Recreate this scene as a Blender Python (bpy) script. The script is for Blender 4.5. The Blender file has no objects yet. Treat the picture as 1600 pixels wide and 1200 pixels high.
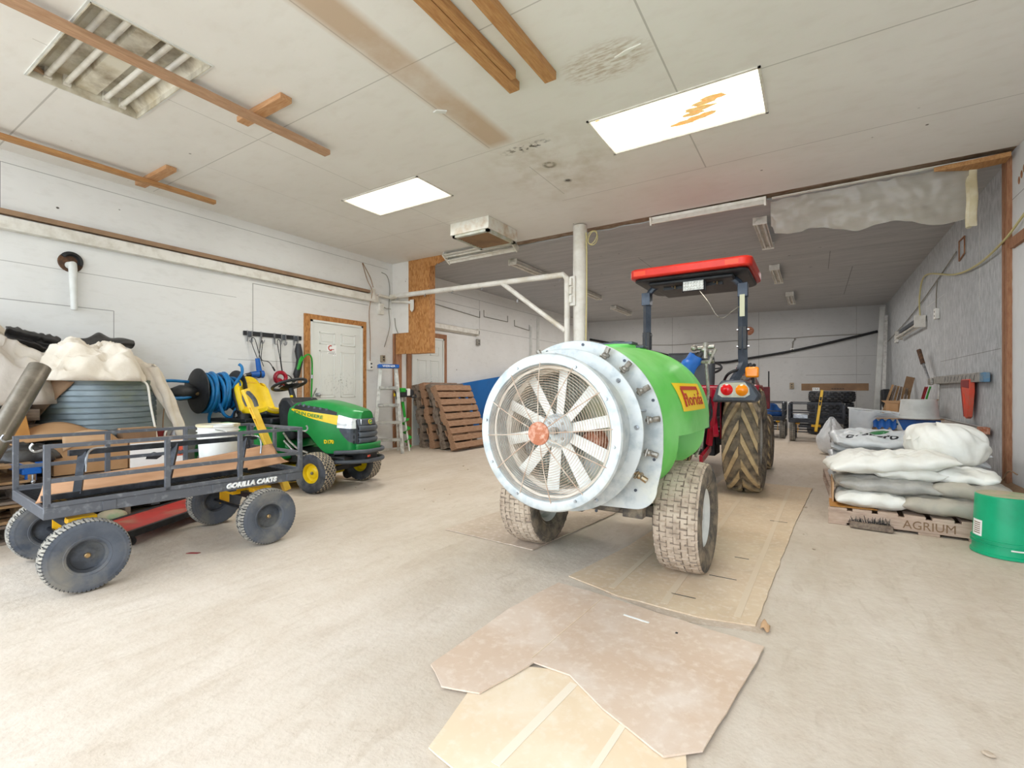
import bpy, bmesh, math, random
from mathutils import Vector, Matrix, noise, Euler
S = bpy.context.scene
C = S.collection
PI = math.pi
V = Vector
# ---------------------------------------------------------------- camera
cam = bpy.data.cameras.new('camera'); cam.sensor_width = 36; cam.lens = 748.6/1600*36
cam.shift_y = 0.005; cam.clip_start = .05; cam.clip_end = 200
co = bpy.data.objects.new('camera', cam); C.objects.link(co)
co.location = (0, 0, 1.05); co.rotation_euler = (PI/2, 0, math.radians(32.29))
S.camera = co
# ---------------------------------------------------------------- sky and exposure
w = bpy.data.worlds.new('world'); S.world = w; w.use_nodes = True
bg = w.node_tree.nodes['Background']; bg.inputs[0].default_value = (.80, .90, 1, 1); bg.inputs[1].default_value = 3.6
S.view_settings.view_transform = 'Standard'; S.view_settings.look = 'None'
S.view_settings.exposure = 0.35; S.view_settings.gamma = 1; S.view_settings.use_curve_mapping = False
sun = bpy.data.lights.new('sun', 'SUN'); sun.energy = 3.0; sun.angle = math.radians(3); sun.color = (1, .95, .87)
so = bpy.data.objects.new('sun', sun); C.objects.link(so); so.rotation_euler = (math.radians(-38), 0, math.radians(25))

# ---------------------------------------------------------------- materials
def lin(c):
    if isinstance(c, str):
        c = [int(c[i:i+2], 16)/255 for i in (0, 2, 4)]
        c = [x/12.92 if x <= .04045 else ((x+.055)/1.055)**2.4 for x in c]
    return (c[0], c[1], c[2], 1)
class NT:
    def __init__(s, name):
        s.m = bpy.data.materials.new(name); s.m.use_nodes = True; s.t = s.m.node_tree
        s.b = s.t.nodes['Principled BSDF']; s.tc = None
    def n(s, typ, **k):
        nd = s.t.nodes.new(typ)
        for a, v in k.items(): setattr(nd, a, v)
        return nd
    def L(s, a, b): s.t.links.new(a, b)
    def co(s, scale=(1, 1, 1), loc=(0, 0, 0)):
        if not s.tc: s.tc = s.n('ShaderNodeTexCoord')
        mp = s.n('ShaderNodeMapping'); mp.inputs['Scale'].default_value = scale; mp.inputs['Location'].default_value = loc
        s.L(s.tc.outputs['Object'], mp.inputs[0]); return mp.outputs[0]
    def noise(s, scale=5, stretch=(1, 1, 1), detail=6, rough=.6, lo=.4, hi=.6, loc=(0, 0, 0), dist=0):
        nz = s.n('ShaderNodeTexNoise'); nz.inputs['Scale'].default_value = scale; nz.inputs['Detail'].default_value = detail
        nz.inputs['Roughness'].default_value = rough; nz.inputs['Distortion'].default_value = dist
        s.L(s.co(stretch, loc), nz.inputs['Vector'])
        return s.rng(nz.outputs[0], lo, hi)
    def rng(s, o, lo, hi, a=0, b=1):
        r = s.n('ShaderNodeMapRange'); r.inputs[1].default_value = lo; r.inputs[2].default_value = hi
        r.inputs[3].default_value = a; r.inputs[4].default_value = b
        s.L(o, r.inputs[0]); return r.outputs[0]
    def mix(s, f, a, b):
        mx = s.n('ShaderNodeMix', data_type='RGBA')
        for i, v in ((0, f), (6, a), (7, b)):
            if hasattr(v, 'is_output') or hasattr(v, 'links'): s.L(v, mx.inputs[i])
            elif i == 0: mx.inputs[0].default_value = v
            else: mx.inputs[i].default_value = lin(v)
        return mx.outputs[2]
    def math(s, op, a, b=0, c=None):
        m = s.n('ShaderNodeMath', operation=op)
        for i, v in enumerate((a, b, c)):
            if v is None: continue
            if hasattr(v, 'links'): s.L(v, m.inputs[i])
            else: m.inputs[i].default_value = v
        return m.outputs[0]
    def xyz(s):
        sp = s.n('ShaderNodeSeparateXYZ'); s.L(s.co(), sp.inputs[0]); return sp.outputs
    def seams(s, segs):
        """thin joints between sheets: (axis, position, other axis, from, to, width)"""
        o = s.xyz(); acc = None
        for ax, c, bx, lo, hi, wd in segs:
            d = s.math('LESS_THAN', s.math('ABSOLUTE', s.math('SUBTRACT', o[ax], c)), wd)
            e = s.math('LESS_THAN', s.math('ABSOLUTE', s.math('SUBTRACT', o[bx], (lo+hi)/2)), (hi-lo)/2)
            f = s.math('MULTIPLY', d, e)
            acc = f if acc is None else s.math('MAXIMUM', acc, f)
        return acc
    def out(s, col=None, rough=.6, metal=0, bump=0, bh=None, bdist=.01):
        if col is not None:
            if hasattr(col, 'links'): s.L(col, s.b.inputs['Base Color'])
            else: s.b.inputs['Base Color'].default_value = lin(col)
        if hasattr(rough, 'links'): s.L(rough, s.b.inputs['Roughness'])
        else: s.b.inputs['Roughness'].default_value = rough
        s.b.inputs['Metallic'].default_value = metal
        if bump and bh is not None:
            bp = s.n('ShaderNodeBump'); bp.inputs['Strength'].default_value = bump; bp.inputs['Distance'].default_value = bdist
            s.L(bh, bp.inputs['Height']); s.L(bp.outputs[0], s.b.inputs['Normal'])
        return s.m
def mat(name, col, rough=.6, metal=0, col2=None, scale=6, lo=.45, hi=.65, stretch=(1, 1, 1), bump=0, bscale=40, bdist=.004, col3=None, scale3=2):
    t = NT(name); c = col
    if col2: c = t.mix(t.noise(scale, stretch, lo=lo, hi=hi), col, col2)
    if col3: c = t.mix(t.noise(scale3, stretch, lo=.5, hi=.7, loc=(7, 3, 1)), c, col3)
    bh = t.noise(bscale, stretch, lo=0, hi=1) if bump else None
    return t.out(c, rough, metal, bump, bh, bdist)
def glow(name, col, strength):
    t = NT(name); t.out(col, .4); t.b.inputs['Emission Color'].default_value = lin(col); t.b.inputs['Emission Strength'].default_value = strength; return t.m
M = {}
M['black'] = mat('black_plastic', '1c1d20', .5, col2='2c2d30', scale=12)
M['darkmetal'] = mat('dark_grey_metal', '4a4e56', .42, .5, col2='6d7077', scale=9, lo=.5, hi=.75)
M['frame'] = mat('worn_grey_frame_paint', '5f6167', .45, .25, col2='85878b', scale=25, lo=.55, hi=.75)
M['tubeblk'] = mat('black_tube_paint', '25272c', .35, .3, col2='3b3d44', scale=18)
M['chrome'] = mat('bright_metal', 'b9bcc0', .3, .9, col2='8d8f92', scale=20)
M['brass'] = mat('brass', 'b09060', .35, .8, col2='8a8578', scale=30)
M['nickel'] = mat('nickel_fittings', 'a8a39a', .4, .7, col2='7b756b', scale=40)
M['galv'] = mat('galvanised_sheet', 'c9cdcc', .5, .3, col2='adb5b7', scale=14, col3='d5d6cc', scale3=5)
M['galvdirty'] = mat('weathered_galvanised_sheet', 'b5b5a6', .6, .25, col2='cdd2cf', scale=6, col3='b7b087', scale3=3)
M['culvert'] = mat('galvanised_corrugated_steel', '727e83', .45, .4, col2='879296', scale=3, stretch=(1, 1, 3), col3='7d8466', scale3=1.5)
M['steel'] = mat('brushed_steel_pipe', '7d766b', .35, .75, col2='989084', scale=8, stretch=(1, 1, 1))
M['whiteblade'] = mat('white_fan_plastic', 'eeece4', .5, col2='dedbd0', scale=15)
M['rust'] = mat('rusted_iron', 'ad6a4c', .85, col2='d3a38c', scale=40, bump=.4, bscale=80)
M['rustwire'] = mat('rusty_wire', 'b79c86', .7, .2, col2='d0c4b4', scale=20)
M['greytank'] = None
M['lime'] = mat('lime_green_polyethylene', '5cc24c', .38, col2='76d166', scale=2.2, lo=.35, hi=.7, col3='8cd87f', scale3=1.3)
M['mud'] = mat('dried_mud', 'bba894', .95, col2='a08e7b', scale=12, bump=.5, bscale=60, col3='c9b9a4', scale3=6)
M['muddk'] = mat('dark_muddy_rubber', '5d554c', .95, col2='8b7d6a', scale=14, lo=.4, hi=.6, bump=.6, bscale=50, col3='3a3a3a', scale3=9)
M['mudlug'] = mat('mud_caked_lug', 'c0a982', .95, col2='a8926f', scale=14, bump=.4, bscale=60)
M['mudgap'] = mat('mud_smeared_rubber', '887b69', .95, col2='5e574e', scale=11, lo=.4, hi=.6, bump=.6, bscale=50, col3='a8967a', scale3=6)
M['groove'] = mat('muddy_groove', '8a7b6c', .95, col2='75685b', scale=30)
M['rubber'] = mat('black_rubber', '33353a', .7, col2='4b4f57', scale=10, col3='6a6863', scale3=5)
M['rubberdust'] = mat('dusty_rubber', '565a62', .8, col2='434852', scale=6, col3='7d786f', scale3=4)
M['treaddust'] = mat('dusty_tread', 'a39c90', .9, col2='83807a', scale=20)
M['treadgr'] = mat('tread_groove', '3d3c3b', .9)
M['jdtread'] = mat('dusty_turf_tread', 'b2a490', .9, col2='92866f', scale=25)
M['jdgreen'] = mat('tractor_green_paint', '16823a', .3, col2='1c8e42', scale=3, col3='3a9350', scale3=2)
M['jdyellow'] = mat('bright_yellow_plastic', 'f2cf0b', .38, col2='e3bd05', scale=4)
M['cartyellow'] = mat('yellow_orange_paint', 'f3b911', .4, col2='e5a50a', scale=5)
M['padyellow'] = mat('yellow_painted_handle', 'f2c94a', .45, col2='e6b52f', scale=9)
M['red'] = mat('red_tractor_paint', 'a3122b', .25, col2='8d1226', scale=3)
M['canopyred'] = mat('red_canopy_plastic', 'c92a1c', .35, col2='b82317', scale=3)
M['orangeref'] = mat('orange_reflector', 'f5411d', .4)
M['creeperred'] = mat('red_creeper_paint', 'c33a34', .45, col2='a8433a', scale=7, col3='a8836a', scale3=4)
M['lampred'] = mat('red_lamp_lens', 'd5121b', .12)
M['lampamber'] = mat('amber_lamp_lens', 'f08c10', .12)
M['woodpine'] = mat('pine_lumber', 'a98263', .75, col2='bd9878', scale=9, stretch=(8, 1, 8), lo=.35, hi=.65, bump=.2, bscale=30)
M['woodx'] = mat('pine_offcut', 'b07d50', .75, col2='c59a72', scale=9, stretch=(1, 8, 8), lo=.35, hi=.65)
M['woodor'] = mat('orange_stained_lumber', 'a47243', .7, col2='bd8f5c', scale=9, stretch=(8, 1, 8), lo=.35, hi=.65)
M['stud'] = mat('old_fir_stud', '8c5c40', .8, col2='a67a5a', scale=10, stretch=(8, 8, 1), lo=.35, hi=.65)
M['oldstud'] = mat('weathered_brown_timber', '84614a', .85, col2='a2806a', scale=10, stretch=(8, 8, 1), lo=.35, hi=.65)
M['palletfresh'] = mat('brown_pallet_wood', '8f6b50', .85, col2='a88468', scale=10, stretch=(6, 1, 6), lo=.35, hi=.65, bump=.3)
M['palletgrey'] = mat('weathered_pallet_wood', '75655a', .9, col2='8f8070', scale=10, stretch=(6, 1, 6), lo=.35, hi=.65, bump=.3, col3='57483c', scale3=2)
M['palletpink'] = mat('dusty_pink_pallet_wood', 'b79c8a', .9, col2='cdb6a4', scale=8, stretch=(1, 6, 6), lo=.35, hi=.65, bump=.3, col3='9b8574', scale3=2)
M['pallettan'] = mat('tan_pallet_wood', 'b08c62', .85, col2='8c6f52', scale=8, stretch=(6, 1, 6), lo=.35, hi=.65, bump=.3)
M['card'] = mat('brown_cardboard', 'b58e66', .85, col2='a98259', scale=3, bump=.05)
M['cardlt'] = mat('pale_cardboard', 'c9a47e', .85, col2='bd9670', scale=3)
M['carddk'] = mat('dark_cardboard', '8a6c50', .85, col2='7a5f48', scale=4)
M['cardor'] = mat('ochre_cardboard', 'b98340', .8, col2='a8753a', scale=4)
M['kraft'] = mat('brown_kraft_paper', '9d7f63', .85, col2='8a6f57', scale=6, bump=.2, bscale=15)
M['trough'] = mat('tan_bark_brown_board', 'c79a76', .8, col2='b58762', scale=7, stretch=(2, .6, 2), lo=.35, hi=.65)
M['whitepl'] = mat('white_plastic', 'eceae3', .45, col2='dddcd5', scale=6)
M['offwhite'] = mat('dusty_white_plastic', 'd9d9d4', .5, col2='c8c8c2', scale=5)
M['whitemetal'] = mat('white_enamel', 'e3dfd6', .45, col2='cfc9bd', scale=9)
M['postwhite'] = mat('white_painted_steel', 'dedbd4', .45, col2='cfcac1', scale=6, col3='c4b9a4', scale3=2)
M['blue'] = mat('blue_plastic', '0d5fb4', .4, col2='0a4d99', scale=6)
M['hoseblue'] = mat('blue_rubber_hose', '1777b4', .42, col2='0f639c', scale=10)
M['bluesheet'] = mat('blue_vinyl_sheet', '0767b1', .5, col2='0a5ba0', scale=2)
M['bluecrate'] = mat('blue_tarp', '1b4f8f', .5, col2='0e3a70', scale=8, bump=.3, bscale=10)
M['cloth'] = mat('cream_canvas', 'e3d9ca', .85, col2='d4c7b4', scale=3, bump=.4, bscale=8, bdist=.02)
M['clothgrey'] = mat('pale_grey_cloth', 'c3bab0', .85, col2='d3cabd', scale=3, bump=.4, bscale=7, bdist=.02)
M['poly'] = mat('black_polythene', '2d2b2a', .45, col2='43403d', scale=6, bump=.5, bscale=9, bdist=.02)
M['sack'] = mat('white_woven_sack', 'f1f0ea', .6, col2='e6e3da', scale=4, bump=.35, bscale=9, bdist=.012)
M['sackblue'] = mat('glossy_white_bag', 'e3e6e8', .4, col2='cfd4d8', scale=4, bump=.35, bscale=11, bdist=.012)
M['sackgrey'] = mat('grey_plastic_bag', 'a3a09b', .4, col2='b8b4ad', scale=5, bump=.4, bscale=10, bdist=.012, col3='c5c0b8', scale3=4)
M['sackdust'] = mat('dusty_grey_bag', 'b5ad9f', .75, col2='a09a92', scale=5, bump=.35, bscale=10, bdist=.012)
M['bucketgreen'] = mat('green_bucket_plastic', '08a877', .35, col2='059a6c', scale=4)
M['dust'] = mat('dust_film', 'b9ab90', .95, col2='8fa37e', scale=8)
M['ink'] = mat('dark_print', '26272b', .7)
M['inkgreen'] = mat('green_print', '2f7d46', .7)
M['whitepr'] = mat('white_print', 'f4f3f0', .6)
M['redpr'] = mat('red_print', 'b5321c', .6)
M['alu'] = mat('aluminium', 'b4b1ab', .45, .6, col2='8f8d89', scale=14)
M['aluwh'] = mat('bright_aluminium', 'd6d4cf', .4, .4, col2='b7b4ae', scale=14)
M['lensclear'] = mat('clear_lamp_lens', 'e8e8e8', .08, .1, col2='c9cacb', scale=30)
M['green2'] = mat('bright_green_paint', '21a02c', .4, col2='178a24', scale=9)
M['yellowpl'] = mat('yellow_cord', 'c8bd86', .6)
M['wire'] = mat('grey_cable', '8a857b', .7)
M['cable'] = mat('black_cable', '1f1f20', .6)
M['whitecord'] = mat('white_cord', 'e6e1d6', .7)
M['redclay'] = mat('dark_red_pot', '8c2a2a', .6)
M['socket'] = mat('beige_outlet', '9b8b74', .6)
M['dark'] = mat('black_void', '0c0c0d', .9)
M['seatblk'] = mat('black_vinyl', '2b2d31', .5, col2='393b40', scale=5)
M['dullblue'] = mat('scuffed_blue_plastic', '5d87a6', .6, col2='86939b', scale=14)
M['orangew'] = mat('orange_marker_wood', 'e0533a', .6, col2='c8664f', scale=9)
# ---------------------------------------------------------------- geometry helpers
def frame(d, up=(0, 0, 1)):
    d = V(d).normalized(); up = V(up)
    if abs(d.dot(up)) > .98: up = V((0, 1, 0)) if abs(d.y) < .9 else V((1, 0, 0))
    x = up.cross(d).normalized(); y = d.cross(x)
    return x, y, d
def nz(p, s=1.0, o=0.0): return noise.noise(V(p)*s + V((o, o*1.7, o*.3)))
class MB:
    def __init__(s): s.bm = bmesh.new(); s.T = None
    def v(s, p):
        p = V(p)
        return s.bm.verts.new(s.T @ p if s.T else p)
    def f(s, vs, mi=0):
        try:
            f = s.bm.faces.new(vs); f.material_index = mi; return f
        except ValueError: return None
    def box(s, x0, x1, y0, y1, z0, z1, mi=0):
        vs = [s.v((x, y, z)) for z in (z0, z1) for y in (y0, y1) for x in (x0, x1)]
        for q in ((0, 2, 3, 1), (4, 5, 7, 6), (0, 1, 5, 4), (2, 6, 7, 3), (0, 4, 6, 2), (1, 3, 7, 5)): s.f([vs[i] for i in q], mi)
        return s
    def obox(s, c, size, rot=(0, 0, 0), mi=0):
        T0 = s.T; m = Matrix.Translation(V(c)) @ Euler(rot).to_matrix().to_4x4()
        s.T = (T0 @ m) if T0 else m
        a, b, d = [q/2 for q in size]; s.box(-a, a, -b, b, -d, d, mi); s.T = T0; return s
    def bar(s, p0, p1, wd, h, up=(0, 0, 1), mi=0):
        p0, p1 = V(p0), V(p1); x, y, d = frame(p1-p0, up)
        vs = [s.v(p + x*a*wd/2 + y*b*h/2) for p in (p0, p1) for a, b in ((-1, -1), (1, -1), (1, 1), (-1, 1))]
        for q in ((3, 2, 1, 0), (4, 5, 6, 7), (0, 1, 5, 4), (1, 2, 6, 5), (2, 3, 7, 6), (3, 0, 4, 7)): s.f([vs[i] for i in q], mi)
        return s
    def cyl(s, p0, p1, r0, r1=None, seg=20, cap=True, mi=0):
        r1 = r0 if r1 is None else r1
        return s.tube([p0, p1], [r0, r1], seg, cap=cap, mi=mi)
    def tube(s, pts, r, seg=8, closed=False, cap=True, mi=0, sm=0):
        pts = [V(p) for p in pts]
        if sm: pts = smooth(pts, sm, closed); 
        n = len(pts); rr = r if isinstance(r, (list, tuple)) else [r]*n
        if len(rr) != n: rr = [rr[min(len(rr)-1, int(i*len(rr)/n))] for i in range(n)]
        rings = []; x = None
        for i, p in enumerate(pts):
            if closed: d = pts[(i+1) % n] - pts[i-1]
            else: d = pts[min(i+1, n-1)] - pts[max(i-1, 0)]
            if d.length < 1e-9: d = V((0, 0, 1))
            d.normalize()
            if x is None: x, y, _ = frame(d)
            else:
                x = x - d*x.dot(d)
                if x.length < 1e-6: x, y, _ = frame(d)
                x.normalize()
            y = d.cross(x)
            rings.append([s.v(p + (x*math.cos(a) + y*math.sin(a))*rr[i]) for a in [2*PI*k/seg for k in range(seg)]])
        m = n if closed else n-1
        for i in range(m):
            A, B = rings[i], rings[(i+1) % n]
            for k in range(seg): s.f([A[k], A[(k+1) % seg], B[(k+1) % seg], B[k]], mi)
        if cap and not closed: s.f(rings[0][::-1], mi); s.f(rings[-1], mi)
        return s
    def lathe(s, prof, o=(0, 0, 0), ax=(0, 0, 1), seg=32, mi=0, a0=0, a1=2*PI):
        o = V(o); x, y, d = frame(ax); full = abs(a1-a0-2*PI) < 1e-6
        n = seg if full else seg+1; rings = []
        for r, h in prof:
            if r < 1e-6: c = s.v(o+d*h); rings.append([c]*n)
            else: rings.append([s.v(o + d*h + (x*math.cos(a)+y*math.sin(a))*r) for a in [a0+(a1-a0)*k/seg for k in range(n)]])
        for i in range(len(prof)-1):
            A, B = rings[i], rings[i+1]; m = mi[i] if isinstance(mi, (list, tuple)) else mi
            for k in range(seg):
                q = []
                for vv in (A[k], A[(k+1) % n], B[(k+1) % n], B[k]):
                    if vv not in q: q.append(vv)
                if len(q) > 2: s.f(q, m)
        return s
    def prism(s, poly, a, b, pl='XY', mi=0):
        def P(u, v_, t): return {'XY': (u, v_, t), 'XZ': (u, t, v_), 'YZ': (t, u, v_)}[pl]
        A = [s.v(P(u, v_, a)) for u, v_ in poly]; B = [s.v(P(u, v_, b)) for u, v_ in poly]; n = len(poly)
        s.f(A[::-1], mi); s.f(B, mi)
        for i in range(n): s.f([A[i], A[(i+1) % n], B[(i+1) % n], B[i]], mi)
        return s
    def grid(s, fn, nu, nv, cu=False, cv=False, mi=0):
        g = [[s.v(fn(i/nu, j/nv)) for j in range(nv + (0 if cv else 1))] for i in range(nu + (0 if cu else 1))]
        for i in range(nu):
            for j in range(nv):
                a, b = g[i], g[(i+1) % len(g)]; j2 = (j+1) % len(a)
                s.f([a[j], b[j], b[j2], a[j2]], mi(i, j) if callable(mi) else mi)
        return g
    def ball(s, c, r, seg=16, mi=0, p=None):
        r = (r, r, r) if not isinstance(r, (tuple, list)) else r; c = V(c)
        n = seg//2; pr = []
        rings = []
        for i in range(n+1):
            th = PI*i/n
            if i in (0, n): vv = s.v(c+V((0, 0, r[2]*math.cos(th)))); rings.append([vv]*seg)
            else: rings.append([s.v(c+V((r[0]*math.sin(th)*math.cos(2*PI*k/seg), r[1]*math.sin(th)*math.sin(2*PI*k/seg), r[2]*math.cos(th)))) for k in range(seg)])
        for i in range(n):
            for k in range(seg):
                q = []
                for vv in (rings[i][k], rings[i+1][k], rings[i+1][(k+1) % seg], rings[i][(k+1) % seg]):
                    if vv not in q: q.append(vv)
                s.f(q, mi)
        return s
    def build(s, name, m, parent=None, loc=None, rot=None, sharp=35, bevel=0, label=None, cat=None, group=None, kind=None, solid=0, sub=0):
        bmesh.ops.recalc_face_normals(s.bm, faces=s.bm.faces[:])
        me = bpy.data.meshes.new(name); s.bm.to_mesh(me); s.bm.free()
        for q in (m if isinstance(m, (list, tuple)) else [m]): me.materials.append(M[q] if isinstance(q, str) else q)
        for p in me.polygons: p.use_smooth = True
        me.set_sharp_from_angle(angle=math.radians(sharp))
        o = bpy.data.objects.new(name, me); C.objects.link(o)
        if parent: o.parent = parent
        if loc is not None: o.location = loc
        if rot is not None: o.rotation_euler = rot
        if bevel:
            b = o.modifiers.new('bevel', 'BEVEL'); b.width = bevel; b.segments = 2; b.limit_method = 'ANGLE'; b.angle_limit = math.radians(40)
        if solid:
            b = o.modifiers.new('solid', 'SOLIDIFY'); b.thickness = solid; b.offset = 0
        if sub:
            b = o.modifiers.new('sub', 'SUBSURF'); b.levels = sub; b.render_levels = sub
        tag(o, label, cat, group, kind)
        return o
def tag(o, label=None, cat=None, group=None, kind=None):
    if label: o['label'] = label
    if cat: o['category'] = cat
    if group: o['group'] = group
    if kind: o['kind'] = kind
def smooth(pts, n, closed=False):
    out = []; L = len(pts)
    rng = range(L) if closed else range(L-1)
    for i in rng:
        if closed: p0, p1, p2, p3 = pts[i-1], pts[i], pts[(i+1) % L], pts[(i+2) % L]
        else: p0, p1, p2, p3 = pts[max(i-1, 0)], pts[i], pts[i+1], pts[min(i+2, L-1)]
        for k in range(n):
            t = k/n
            out.append(.5*((2*p1) + (p2-p0)*t + (2*p0-5*p1+4*p2-p3)*t*t + (3*p1-p0-3*p2+p3)*t**3))
    if not closed: out.append(pts[-1])
    return out
def thing(name, label, cat, loc=(0, 0, 0), rz=0, group=None, rot=None):
    o = bpy.data.objects.new(name, None); C.objects.link(o); o.empty_display_size = .1
    o.location = loc; o.rotation_euler = rot if rot else (0, 0, rz); tag(o, label, cat, group); return o
def kids(o): return [c for c in bpy.data.objects if c.parent == o]
def dup(root, loc, rz=None, label=None, rot=None):
    def cp(o, par):
        c = o.copy(); C.objects.link(c); c.parent = par
        for k in kids(o): cp(k, c)
        return c
    r = cp(root, None); r.location = loc
    if rz is not None: r.rotation_euler = (0, 0, rz)
    if rot is not None: r.rotation_euler = rot
    if label: r['label'] = label
    return r
def text(name, body, size, fn, m, parent, depth=.002, bold=0, shear=0, sx=1, cut=0):
    """lettering; fn maps (u, v, w) in metres to the surface it is printed on"""
    cu = bpy.data.curves.new(name, 'FONT'); cu.body = body; cu.size = size; cu.align_x = 'CENTER'; cu.align_y = 'CENTER'
    cu.offset = bold; cu.shear = shear; cu.extrude = 0; cu.resolution_u = 3
    t = bpy.data.objects.new(name, cu); C.objects.link(t)
    me = bpy.data.meshes.new_from_object(t.evaluated_get(bpy.context.evaluated_depsgraph_get()))
    bpy.data.objects.remove(t); bpy.data.curves.remove(cu)
    bm = bmesh.new(); bm.from_mesh(me)
    bmesh.ops.triangulate(bm, faces=bm.faces[:])
    if cut:
        bmesh.ops.subdivide_edges(bm, edges=[e for e in bm.edges if e.calc_length() > cut], cuts=2)
    r = bmesh.ops.extrude_face_region(bm, geom=bm.faces[:])
    for g in r['geom']:
        if isinstance(g, bmesh.types.BMVert): g.co.z += depth
    for v_ in bm.verts: v_.co = V(fn(v_.co.x*sx, v_.co.y, v_.co.z))
    bmesh.ops.recalc_face_normals(bm, faces=bm.faces[:])
    bm.to_mesh(me); bm.free(); me.materials.clear(); me.materials.append(M[m])
    o = bpy.data.objects.new(name, me); C.objects.link(o); o.parent = parent
    return o
def plane_fn(o, x, y):
    o, x, y = V(o), V(x).normalized(), V(y).normalized(); n = x.cross(y)
    return lambda u, v_, w_: o + x*u + y*v_ + n*w_
def tread(kind):
    def turf(a, v_, R, W):      # staggered blocks
        n = 26; r = int((v_+1)*3.5); f = (a/(2*PI)*n + (r % 2)*.5) % 1; g = ((v_+1)*3.5) % 1
        return 1 if (.16 < f < .9 and .14 < g < .9) else 0
    def chev(a, v_, R, W):      # tractor lugs
        n = 13; s_ = 0 if v_ > 0 else .5; f = (a/(2*PI)*n + s_ - abs(v_)*1.15 - .3*v_*v_) % 1
        return 1 if f < .40 and abs(v_) > .05 else 0
    def hexa(a, v_, R, W):
        n = 34; f = a/(2*PI)*n; g = (v_+1)*3.2; r = int(g)
        zz = (f + (r % 2)*.5) % 1; gg = g % 1
        return 0 if (zz < .075 or (gg < .07 and zz > .3) or (abs(zz-.5) < .04 and gg > .6)) else 1
    def knob(a, v_, R, W):
        n = 22; r = int((v_+1)*2.5); f = (a/(2*PI)*n + (r % 2)*.5) % 1; g = ((v_+1)*2.5) % 1
        return 1 if (.22 < f < .85 and .15 < g < .85) else 0
    def ribs(a, v_, R, W):
        n = 60; f = (a/(2*PI)*n + abs(v_)*.6) % 1
        return 0 if (f < .28 and abs(v_) > .3) or abs(abs(v_)-.3) < .05 or ((a/(2*PI)*n*.5 + .25*(v_ > 0)) % 1 < .12) else 1
    return dict(turf=turf, chev=chev, hexa=hexa, knob=knob, ribs=ribs)[kind]
def tyre(name, parent, c, ax, R, W, rr, kind, mats, depth=.006, nu=240, nv=28, rimmat='alu', dish=.3, hubr=.3, label=None, hub='chrome', wrap=1.0, **kw):
    """mats = side wall, tread block, groove"""
    b = MB(); c = V(c); x, y, d = frame(ax); pat = tread(kind)
    prof = []      # (radius, offset, v, treadflag)
    sw = [(rr*.97, .36), (rr*1.03, .42), (rr+(R-rr)*.12, .455), (rr+(R-rr)*.15, .445), (rr+(R-rr)*.35, .495), (rr+(R-rr)*.6, .505), (rr+(R-rr)*.66, .495), (rr+(R-rr)*.69, .503), (rr+(R-rr)*.74, .497)]
    sh = R*.965
    for r_, o_ in sw: prof.append((r_, -o_*W, -2))
    for i in range(nv+1):
        t = -1 + 2*i/nv
        o_ = .5*math.copysign(abs(t)**1.0, t)*.93
        rad = R - (R-sh)*abs(t)**2.5 - (.012*R if abs(t) > .93 else 0)
        prof.append((rad, o_*W, t))
    for r_, o_ in sw[::-1]: prof.append((r_, o_*W, -2))
    n = len(prof); g = []
    for i in range(nu):
        a = 2*PI*i/nu; ring = []
        for r_, o_, t in prof:
            k = pat(a, t, R, W) if t > -1.5 else 0
            rad = r_ + (depth*(k-1) if t > -1.5 else 0)
            ring.append(b.v(c + d*o_ + (x*math.cos(a)+y*math.sin(a))*rad))
        g.append(ring)
    for i in range(nu):
        a = 2*PI*(i+.5)/nu
        for j in range(n-1):
            t0, t1 = prof[j][2], prof[j+1][2]
            if t0 < -1.5 or t1 < -1.5: mi = 0
            else: mi = 1 if pat(a, (t0+t1)/2, R, W) else 2
            b.f([g[i][j], g[(i+1) % nu][j], g[(i+1) % nu][j+1], g[i][j+1]], mi)
    o = b.build(name, mats, parent, sharp=30, label=label, **kw)
    rm = MB(); h = W*.36
    for s_ in (1, -1):
        dd = h*(1-dish) if s_ > 0 else h*.6
        rm.lathe([(rr*1.04, h*s_*1.06), (rr*.98, h*s_*1.08), (rr*.93, h*s_*.95), (rr*.86, h*s_*.8), (rr*.84, dd*s_*.5), (rr*.6, dd*s_*.42), (rr*.45, dd*s_*.62), (hubr*rr, dd*s_*.66), (0, dd*s_*.66)], c, d, 48)
    rim = rm.build('rim', rimmat, o)
    if dish < .9:
        hb = MB(); hb.lathe([(rr*.16, 0), (rr*.16, h*.85), (rr*.12, h*.95), (0, h*.97)], c, d, 16); hb.build('hub', hub, o)
    return o
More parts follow.
